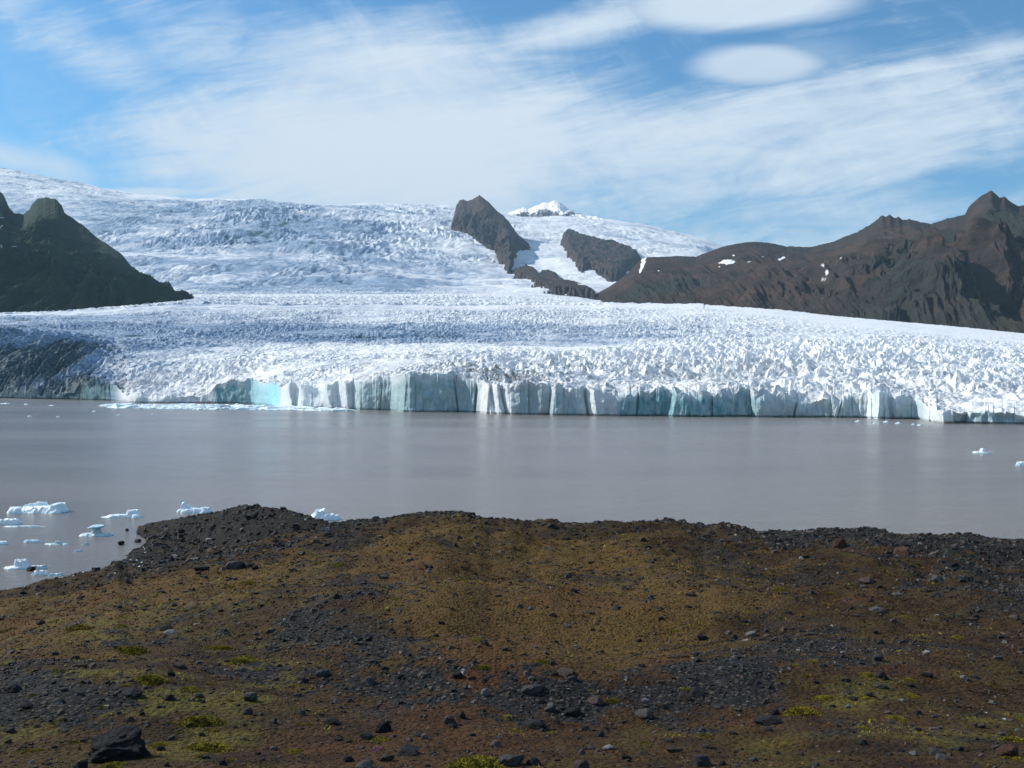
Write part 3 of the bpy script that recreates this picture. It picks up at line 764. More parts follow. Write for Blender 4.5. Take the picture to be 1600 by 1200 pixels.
# ground cover masks laid out on the ground itself (world metres)
def row_y(x, y, z):
    return HY - F * (z - H) / y
def to_ground(px, py):
    """point where the line of sight through a photo pixel first meets the ground"""
    d = 3.0 * (140 / 3.0) ** np.linspace(0, 1, 1600)
    x = d * (px - 800) / F
    z = gz(x, d)
    r = HY - F * (z - H) / d
    k = np.argmax(r <= py)
    if r[k] > py:
        k = len(d) - 1
    return float(x[k]), float(d[k]), float(z[k])
def gpoly(pts):
    return [to_ground(*p)[:2] for p in pts]
BANDS = [[(430, 1055), (560, 1030), (640, 1030), (720, 1058), (800, 1055), (900, 1052), (1000, 1050), (1100, 1042), (1180, 1020), (1260, 990), (1330, 1010), (1300, 1045), (1200, 1070), (1130, 1100), (1000, 1130), (860, 1125), (700, 1110), (560, 1080)],
         [(440, 960), (520, 965), (570, 985), (620, 1010), (700, 1018), (640, 1035), (560, 1030), (480, 1010), (430, 985)],
         [(560, 905), (640, 905), (680, 920), (620, 930), (560, 925)],
         [(-60, 1040), (80, 1040), (130, 1080), (90, 1130), (-60, 1140)],
         [(1150, 835), (1300, 850), (1450, 870), (1600, 885), (1660, 860), (1660, 846), (1500, 842), (1330, 832)],
         [(200, 880), (260, 872), (420, 850), (520, 828), (560, 820), (560, 830), (470, 850), (330, 880), (240, 888)],
         [(1480, 890), (1620, 885), (1640, 960), (1560, 950)],
         [(150, 975), (250, 955), (330, 925), (330, 940), (240, 980), (160, 1000)]]
gravel = np.zeros(gx.shape)
for bd in BANDS:
    pl = gpoly(bd)
    sd = poly_sd(gx, GDp, pl)
    ww = np.maximum(0.7, GDp * 0.07)
    gravel = np.maximum(gravel, sstep(sd / ww + 1.5 * fbm(gx / 2.2, GDp / 2.4, 2.0, 5, 0.7) * 0.8, -1.2, 1.0))
px_ = GP
moundm = (px_ > 196) & (px_ < 560) & (GDp > np.interp(px_, [200, 300, 420, 520], [105, 98, 93, 92]))
gravel = np.where(moundm, np.maximum(gravel * 0.7, 0.55), gravel)
gravel = np.maximum(gravel, sstep(gzz, 1.2, 0.3) * (GDp > 60))
_, rc_ = crest(px_)
gravel = np.maximum(gravel, 0.85 * sstep(GDp / rc_ + 0.05 * fbm(gx / 3, GDp / 3, 4.0, 4), 0.84, 0.96) * (px_ > 500))
HOLLOW = [[(545, 850), (700, 818), (1000, 838), (1180, 880), (1215, 940), (1140, 1000), (1090, 1040), (950, 1047), (780, 1047), (660, 1022), (600, 985), (540, 950), (530, 890)],
          [(-80, 955), (120, 925), (250, 895), (420, 872), (520, 842), (540, 880), (480, 930), (330, 960), (220, 1000), (120, 1035), (-80, 1030)]]
hollow = np.zeros(gx.shape)
for bd in HOLLOW:
    sd = poly_sd(gx, GDp, gpoly(bd))
    hollow = np.maximum(hollow, sstep(sd / np.maximum(0.7, GDp * 0.06) + 0.9 * fbm(gx / 2.6, GDp / 2.6, 12.0, 4), -0.6, 1.2))
gravel = gravel * (1 - 0.55 * hollow)
gravel = np.where(moundm & (gzz > 0.9), np.maximum(gravel, 0.8), gravel)
LUSH = [[(-80, 975), (250, 935), (430, 960), (520, 1080), (560, 1230), (180, 1230), (-80, 1150)], [(1180, 1060), (1500, 1040), (1680, 1100), (1680, 1230), (1180, 1230)]]
lush = np.zeros(gx.shape)
for bd in LUSH:
    sd = poly_sd(gx, GDp, gpoly([(min(max(p_[0], -200), 1800), min(p_[1], 1230)) for p_ in bd]))
    lush = np.maximum(lush, sstep(sd / np.maximum(0.7, GDp * 0.06), -1.0, 1.2))
lush = lush * sstep(fbm(gx / 1.6, GDp / 1.3, 21.0, 4), 0.0, 0.6)
rust = np.zeros(gx.shape)
for cx, cy, rx, ry in [(1410, 1130, 60, 14), (1075, 1035, 60, 8), (1340, 935, 60, 8), (760, 1000, 150, 22), (900, 940, 160, 20), (640, 880, 120, 14), (1130, 1130, 60, 12), (120, 950, 120, 14), (500, 1170, 90, 18), (1380, 1040, 90, 12)]:
    X0, Y0, _ = to_ground(cx, cy)
    X1 = rx / F * Y0; Y1 = max(abs(to_ground(cx, cy - ry)[1] - Y0), 0.3)
    rust = np.maximum(rust, 0.55 * np.exp(-((gx - X0) / X1) ** 2 - ((GDp - Y0) / Y1) ** 2))
m, q, b = mat("moraine_ground")
p = q.pos()
dist_ = q.sep(p)[1]
n_big = q.noise(p, 0.22, 5, 0.6)
n_mid = q.noise(p, 1.3, 6, 0.65)
n_fine = q.noise(p, 9.0, 6, 0.7)
n_peb = q.vor(p, 7.0)
pebc = q.vor(p, 13.0, out=1)
pebd = q.vor(p, 13.0)
moss = q.mix(q.ss(n_mid, 0.38, 0.62), (0.020, 0.011, 0.0045), (0.052, 0.029, 0.0095))
moss = q.mix(q.ss(q.noise(p, 0.55, 5, 0.6), 0.47, 0.62), moss, (0.050, 0.033, 0.008))
moss = q.mix(q.m('MULTIPLY', q.attr('hollow'), q.ss(n_fine, 0.35, 0.6)), moss, (0.112, 0.068, 0.016))
moss = q.mix(q.m('MULTIPLY', q.attr('lush'), q.ss(n_fine, 0.3, 0.6)), moss, (0.090, 0.078, 0.012))
moss = q.mix(q.m('MULTIPLY', q.attr('rust'), q.ss(n_fine, 0.3, 0.6)), moss, (0.085, 0.030, 0.010))
moss = q.mix(q.ss(n_fine, 0.5, 0.75, 0, 0.7), moss, (0.018, 0.012, 0.007))
gsep = q.n('ShaderNodeSeparateColor'); q.set(gsep.inputs[0], pebc)
grv = q.mix(q.ss(gsep.outputs[0], 0.2, 1.0), (0.009, 0.0095, 0.009), (0.034, 0.032, 0.029))
grv = q.mix(q.ss(gsep.outputs[1], 0.8, 0.95), grv, (0.080, 0.066, 0.055))
grv = q.mix(q.ss(pebd, 0.35, 0.75), grv, (0.010, 0.011, 0.012))
gm = q.m('ADD', q.m('MULTIPLY', q.attr('gravel'), 0.85), q.m('MULTIPLY', q.m('SUBTRACT', n_mid, 0.5), 1.8))
gm = q.m('MAXIMUM', q.ss(gm, 0.35, 0.65), q.ss(q.m('ADD', n_big, q.m('MULTIPLY', n_mid, 0.5)), 0.80, 0.92, 0, 0.8))
c = q.mix(gm, moss, grv)
wet = q.ss(q.sep(p)[2], 0.55, 0.15)
c = q.mix(q.m('MULTIPLY', wet, 0.7), c, (0.012, 0.014, 0.017))
q.set(b.inputs['Base Color'], c)
b.inputs['Roughness'].default_value = 0.95
b.inputs['Specular IOR Level'].default_value = 0.15
hgt = q.m('ADD', q.m('MULTIPLY', n_fine, 0.6), q.m('MULTIPLY', q.m('SUBTRACT', 1.0, pebd), 0.5))
hgt = q.m('ADD', hgt, q.m('MULTIPLY', n_mid, 1.2))
q.set(b.inputs['Normal'], q.bump(hgt, 1.0, 0.10))
M_GROUND = m
me, _ = grid_mesh("ground", np.stack([gx, GDp, gzz], -1), smooth=True)
put_attr(me, 'gravel', gravel); put_attr(me, 'rust', rust); put_attr(me, 'hollow', hollow); put_attr(me, 'lush', lush)
tag(new_obj("ground", me, M_GROUND), "rust-brown moss and dark gravel moraine slope above the lagoon", "ground", None, 'structure')

# lake bed and land round the view, so nothing ends in a void
m, q, b = mat("outer_land")
q.set(b.inputs['Base Color'], q.mix(q.noise(q.pos(), 0.01, 6, 0.6), (0.05, 0.045, 0.035), (0.08, 0.065, 0.045)))
b.inputs['Roughness'].default_value = 1.0
me, _ = grid_mesh("terrain", np.stack(np.meshgrid(np.linspace(-11000, 11000, 30), np.linspace(-3000, 10000, 30)), -1)[:, :, [0, 1, 1]] * np.array([1, 1, 0]) + np.array([0, 0, -5.0]), smooth=True)
tag(new_obj("terrain", me, m), "low outwash plain round the lagoon", "terrain", None, 'structure')

# ------------------------------------------------------------------ floating ice
def iceberg_mat(name, c1, c2):
    m, q, b = mat(name)
    tc_ = q.n('ShaderNodeTexCoord').outputs['Object']
    n = q.noise(tc_, 1.6, 6, 0.6)
    z = q.sep(tc_)[2]
    c = q.mix(q.ss(n, 0.35, 0.65), c1, c2)
    c = q.mix(q.ss(z, 0.35, 0.0, 0.0, 0.55), c, (0.34, 0.66, 0.74))
    q.set(b.inputs['Base Color'], c)
    b.inputs['Roughness'].default_value = 0.35
    b.inputs['Specular IOR Level'].default_value = 0.4
    b.inputs['Subsurface Weight'].default_value = 0.0
    q.set(b.inputs['Normal'], q.bump(q.noise(tc_, 3.0, 8, 0.65), 0.5, 0.12))
    return m
M_BERG = iceberg_mat("iceberg_ice", (0.66, 0.82, 0.88), (0.88, 0.92, 0.94))
M_BERG_D = iceberg_mat("dirty_iceberg_ice", (0.30, 0.40, 0.44), (0.55, 0.66, 0.70))
M_SLUSH = iceberg_mat("waterlogged_ice", (0.36, 0.46, 0.50), (0.62, 0.72, 0.76))

def lump(L, W, lobes, seed, n=90, facet=0.35, rough=0.05):
    """floating block as a height field over its own footprint; lobes: (x, y, rx, ry, h, tiltx, angle) in fractions of L, W and metres"""
    xs = np.linspace(-0.62, 0.62, n); ys = np.linspace(-0.62, 0.62, max(30, int(n * 0.6)))
    X_, Y_ = np.meshgrid(xs * L, ys * W)
    X_ = X_ + 0.04 * L * fbm(Y_ / W * 3, X_ / L * 3, seed + 0.3, 3)
    Zm = np.full(X_.shape, -0.6)
    for k, (cx, cy, rx, ry, h, tx, an) in enumerate(lobes):
        c, s = math.cos(an), math.sin(an)
        ex = (X_ - cx * L); ey = (Y_ - cy * W)
        u = (ex * c + ey * s) / (rx * L); v = (-ex * s + ey * c) / (ry * W)
        r = (np.abs(u) ** 2.6 + np.abs(v) ** 2.6) ** (1 / 2.6)
        r = r + 0.22 * fbm(X_ / L * 4 + k, Y_ / W * 3, seed + 1.0, 4)
        top = h * (1 + tx * u) + facet * h * 0.6 * fbm(X_ / L * 3.0, Y_ / W * 2.2, seed + k + 2.0, 3, 0.5, ridged=True) - facet * h * 0.4
        Zm = np.maximum(Zm, np.where(r < 1.6, top * np.clip((1.08 - r) * 3.2, -1.5, 1), -0.6))
    Zm = Zm + rough * fbm(X_ * 1.7, Y_ * 1.7, seed + 6.0, 4)
    return np.stack([X_, Y_, Zm], -1)

def berg(name, px, wy, wpx, lobes, label, mtl=None, seed=0, depth_ratio=0.55, rz=0.0, cat="iceberg", group="icebergs floating in the lagoon", extra=None, n=90):
    d = H * F / (wy - HY)
    L = wpx / F * d
    P_ = lump(L, L * depth_ratio, lobes, seed, n=n, rough=0.012 * L ** 0.5)
    me_, _ = grid_mesh(name, P_, keep=P_[..., 2] > -0.55)
    o = new_obj(name, me_, mtl or M_BERG)
    o.location = (d * (px - 800) / F, d + L * depth_ratio * 0.35, 0.0)
    o.scale = (1, 1, 0.66)
    o.rotation_euler = (0, 0, rz)
    tag(o, label, cat, group)
    return o, L, d
sc8 = 149.5 / F
berg("iceberg", 53, 802, 88, [(-0.02, 0.1, .44, .42, 1.15, .25, .05), (-.38, -.1, .12, .3, 1.1, 0, 0), (-.12, .25, .22, .2, 1.75, .1, .1), (.33, 0, .16, .4, 1.65, .1, 0)],
     "largest iceberg, a long pale block with raised ends near the left edge", seed=1)
berg("iceberg", 12, 820, 34, [(0, 0, .48, .45, .95, 0, 0)], "stubby blue-white ice block behind a thin flat floe near the left edge", seed=2)
berg("ice_floe", 35, 823.5, 62, [(0, 0, .5, .4, .18, 0, 0)], "long thin flat ice sliver just in front of a stubby ice block", M_BERG, 3, 0.12, cat="ice floe", group="flat ice floes on the lagoon")
berg("iceberg", 190, 809, 60, [(-.12, 0, .4, .3, .5, .2, 0), (.22, .1, .16, .3, 1.35, 0, 0), (.37, -.25, .12, .2, .6, 0, 0)], "low flat iceberg with a knob on its right end, close to the dark spit", M_BERG, 4, 0.4)
o, L, d = berg("iceberg", 147, 838, 52, [(0, 0, .42, .42, .38, -.1, 0), (-.03, .1, .14, .2, 1.3, 0, 0), (.28, 0, .18, .2, .42, 0, 0), (-.3, -.1, .18, .3, .35, 0, 0)], "mushroom-shaped iceberg carrying a dark tilted block on a narrow neck", M_SLUSH, 5, 0.5)

def convex_rock(seed, n_pl=14, sub=3, flat=1.0, rough=0.03, sharp=1.0):
    import bmesh
    bm = bmesh.new(); bmesh.ops.create_icosphere(bm, subdivisions=sub, radius=1.0)
    V = np.array([v.co[:] for v in bm.verts]); FCS = np.array([[v.index for v in f_.verts] for f_ in bm.faces]); bm.free()
    r_ = np.random.default_rng(seed)
    N = r_.normal(size=(n_pl, 3)); N /= np.linalg.norm(N, axis=1)[:, None]
    dd = r_.uniform(0.62, 1.0, n_pl)
    dt = V @ N.T
    rad = np.min(np.where(dt > 0.05, dd[None] / np.maximum(dt, 0.05), 9), axis=1)
    rad = np.minimum(rad, 1.25)
    rad = rad * (1 + rough * fbm(V[:, 0] * 2.5 + seed, V[:, 1] * 2.5, V[:, 2] * 2.5 + 3.1, 4))
    V = V * rad[:, None]
    V[:, 2] *= flat
    return V, FCS

V_, F_ = convex_rock(77, 10, 4, 0.6)
me = raw_mesh("capping_block", V_ * np.array([0.95, 0.7, 0.62]), F_)
cap_o = new_obj("capping_block", me, M_BERG_D, o)
cap_o.location = (-.05 * L - 0.05, 0.1, 1.6); cap_o.rotation_euler = (0, -0.12, 0.4)
cap_o['label'] = "dark grey tilted ice block"
berg("ice_floe", 50, 848, 28, [(0, 0, .48, .42, .42, 0, 0)], "small thick ice slab floating between the left edge and a thin slushy floe", M_BERG, 6, 0.3, cat="ice floe", group="flat ice floes on the lagoon")
berg("ice_floe", 88, 851, 38, [(-.1, 0, .4, .4, .14, 0, 0), (.02, 0, .14, .25, .5, 0, 0), (.38, -.2, .12, .2, .16, 0, 0)], "slushy pale floe with a small central hump below the mushroom-shaped iceberg", M_SLUSH, 7, 0.35, cat="ice floe", group="flat ice floes on the lagoon")
berg("ice_floe", 121, 862, 13, [(0, 0, .45, .4, .25, 0, 0)], "tiny slushy floe alone halfway to the gravel beach", M_SLUSH, 8, 0.5, cat="ice floe", group="flat ice floes on the lagoon", n=40)
berg("ice_floe", 133, 851, 10, [(0, 0, .45, .4, .32, 0, 0)], "small broken ice chunk just below the mushroom-shaped iceberg", M_SLUSH, 9, 0.6, cat="ice floe", group="flat ice floes on the lagoon", n=40)
berg("ice_floe", 3, 851, 18, [(0, 0, .45, .4, .5, 0, 0)], "pale ice block cut by the left edge of the picture", M_BERG, 10, 0.6, cat="ice floe", group="flat ice floes on the lagoon", n=40)
berg("iceberg", 26, 889, 44, [(0, 0, .48, .45, .35, 0, 0), (.06, .05, .24, .3, 1.25, 0, .2)], "cone-shaped blue-white iceberg nearest the left corner of the shore", M_BERG, 11, 0.5)
berg("ice_floe", 57, 889, 28, [(0, 0, .45, .4, .45, 0, 0)], "grey waterlogged ice hump touching the right side of the cone-shaped iceberg", M_SLUSH, 12, 0.5, cat="ice floe", group="flat ice floes on the lagoon")
berg("ice_floe", 62, 899, 28, [(0, 0, .45, .4, .6, 0, 0)], "rounded pale ice lump grounded beside a black stone at the shore", M_BERG, 13, 0.5, cat="ice floe", group="flat ice floes on the lagoon")
berg("ice_floe", 86, 900, 24, [(0, 0, .45, .4, .3, 0, 0), (.3, .1, .15, .2, .4, 0, 0)], "thin pale ice piece lying at the water's edge right of a rounded lump", M_SLUSH, 14, 0.45, cat="ice floe", group="flat ice floes on the lagoon")
berg("iceberg", 302, 801, 52, [(-.05, 0, .4, .4, .75, 0, 0), (-.36, .05, .09, .2, 1.9, .2, 0), (-.2, .1, .14, .25, 1.2, -.4, 0), (.32, 0, .16, .3, .95, 0, 0)], "white iceberg with a spike at its left end behind the dark mound", M_BERG, 15, 0.5)
berg("iceberg", 504, 813, 50, [(0, 0, .42, .45, 1.1, 0, 0), (-.12, .05, .2, .35, 1.95, .1, .2), (.36, 0, .14, .2, .9, 0, 0)], "bright white iceberg peeking out behind the right shoulder of the dark mound", M_BERG, 16, 0.55)
berg("iceberg", 1538, 708, 30, [(0, 0, .48, .42, .55, 0, 0), (.0, .05, .16, .3, 1.6, 0, 0)], "small white iceberg with one pointed hump, alone on the right side of the lagoon", M_BERG, 17, 0.5)
berg("iceberg", 1598, 728, 18, [(0, 0, .48, .45, 1.25, 0, 0)], "rounded white iceberg cut by the right edge of the picture", M_BERG, 18, 0.6)
far = [(6, 631, 14), (40, 632, 8), (80, 634, 8), (147, 643, 7), (185, 649, 7), (45, 651, 7), (90, 652, 6), (238, 648, 6), (1341, 659, 8), (1385, 660, 9), (1404, 662, 9), (1427, 664, 5), (1438, 665, 7), (1368, 662, 6)]
r_ = np.random.default_rng(5)
for i, (px, py, wd) in enumerate(far):
    lab = ("small white ice fragment drifting off the dark ice slope at far left" if px < 400 else "small white ice fragment drifting below the bright ice cliff at far right")
    berg("ice_fragment", px, py, wd, [(0, 0, .45, .45, .5, 0, 0), (.1, 0, .2, .3, .9, 0, 0)], lab, M_BERG, 30 + i, 0.8, cat="ice fragment",
         group="ice fragments off the left ice slope" if px < 400 else "ice fragments below the right ice cliff", n=34)

# brash ice: countless crumbs pressed against the cliff
def brash(n, pxa, pxb, ya, yb, seed):
    r = np.random.default_rng(seed)
    px = r.uniform(pxa, pxb, n); t_ = r.random(n)
    top = np.interp(px, [165, 200, 330, 420, 540], [632.5, 633, 632.5, 634, 641.5]); bot = np.interp(px, [165, 300, 400, 470, 560], [637, 639.5, 640.5, 641, 643])
    py = top + (bot - top) * t_
    d = H * F / (py - HY); x = d * (px - 800) / F
    s = r.uniform(0.5, 2.0, n) * (1 + 1.5 * (r.random(n) < 0.06))
    base_ = np.array([[-1, -1, -.1], [1, -.8, -.1], [.9, 1, -.1], [-.8, .9, -.1], [-.6, -.6, .22], [.7, -.5, .3], [.5, .6, .25], [-.5, .6, .18]])
    fc = np.array([[0, 1, 5, 4], [1, 2, 6, 5], [2, 3, 7, 6], [3, 0, 4, 7], [4, 5, 6, 7]])
    an = r.uniform(0, 6.28, n); c, s_ = np.cos(an), np.sin(an)
    Bq = base_[None] * (1 + 0.35 * r.normal(size=(n, 8, 3))) * s[:, None, None] * np.array([1.3, 1, 1])
    Vx = Bq[..., 0] * c[:, None] - Bq[..., 1] * s_[:, None] + x[:, None]
    Vy = Bq[..., 0] * s_[:, None] + Bq[..., 1] * c[:, None] + d[:, None]
    V = np.stack([Vx, Vy, np.maximum(Bq[..., 2], -0.2)], -1).reshape(-1, 3)
    return V, (fc[None] + 8 * np.arange(n)[:, None, None]).reshape(-1, 4)
V_, F_ = brash(2600, 168, 540, 633, 640, 3)
tag(new_obj("brash_ice", raw_mesh("brash_ice", V_, F_), M_BERG), "pale brash ice crumbs packed along the foot of the cliff", "brash ice", None, 'stuff')

# ------------------------------------------------------------------ stones
def stone_mat(name, c1, c2, c3=(0.02, 0.02, 0.02)):
    m, q, b = mat(name)
    tc_ = q.n('ShaderNodeTexCoord').outputs['Object']
    oi = q.n('ShaderNodeObjectInfo')
    rv = q.vm('ADD', tc_, q.comb(q.m('MULTIPLY', oi.outputs['Random'], 50), 0, 0))
    n = q.noise(rv, 1.6, 7, 0.65)
    c = q.mix(q.ss(n, 0.3, 0.7), c1, c2)
    c = q.mix(q.ss(q.noise(rv, 6.0, 5, 0.7), 0.55, 0.75, 0, 0.6), c, c3)
    hs = q.n('ShaderNodeHueSaturation')
    q.set(hs.inputs['Value'], q.m('ADD', 0.75, q.m('MULTIPLY', oi.outputs['Random'], 0.5)))
    q.set(hs.inputs['Color'], c)
    q.set(b.inputs['Base Color'], hs.outputs[0])
    b.inputs['Roughness'].default_value = 0.9
    b.inputs['Specular IOR Level'].default_value = 0.2
    q.set(b.inputs['Normal'], q.bump(q.noise(rv, 5.0, 8, 0.7), 0.7, 0.12))
    return m
STM = {'dark': stone_mat("dark_basalt_stone", (0.009, 0.010, 0.011), (0.022, 0.022, 0.023)),
       'grey': stone_mat("grey_stone", (0.036, 0.037, 0.038), (0.075, 0.072, 0.068)),
       'brown': stone_mat("brown_stone", (0.034, 0.026, 0.020), (0.068, 0.052, 0.040)),
       'pink': stone_mat("pinkish_stone", (0.060, 0.042, 0.037), (0.11, 0.082, 0.072)),
       'rust': stone_mat("rusty_stone", (0.055, 0.026, 0.016), (0.095, 0.050, 0.032)),
       'pale': stone_mat("pale_stone", (0.12, 0.12, 0.125), (0.21, 0.20, 0.20))}
SHAPES = []
for k in range(14):
    V_, F_ = convex_rock(100 + k, 9 + k % 6, 3, 1.0, 0.05)
    V_ /= np.abs(V_).max(0)[None]
    SHAPES.append((V_, F_))
meshes = {}
BIG = []
def rock(px, py, wd, ht, tone, label, group="stones lying on the moraine slope", seed=None, cat="stone"):
    x, y, z = to_ground(px, py)
    k = (int(px * 7 + py * 3) if seed is None else seed) % len(SHAPES)
    if wd > 90:
        k = 99
        if len(SHAPES) < 100: BIG.append(convex_rock(503, 22, 5, 1.0, 0.16))
    key = (k, tone)
    if key not in meshes:
        meshes[key] = raw_mesh("stone_shape", *(SHAPES[k] if k < 99 else BIG[0])); meshes[key].materials.append(STM[tone])
    o = bpy.data.objects.new("stone" if cat == "stone" else "boulder", meshes[key]); COL.objects.link(o)
    sx = wd / F * y / 2; sz = ht / F * y / 1.5
    o.scale = (sx, sx * (0.75 + 0.3 * ((k * 37) % 10) / 10), sz)
    o.location = (x, y + sx * 0.4, z + sz * 0.2)
    o.rotation_euler = (0.12 * ((k % 5) - 2), 0.1 * ((k % 3) - 1), ((k * 13) % 7) * 0.09 - 0.3)
    tag(o, label, cat, group)
    return o, x, y
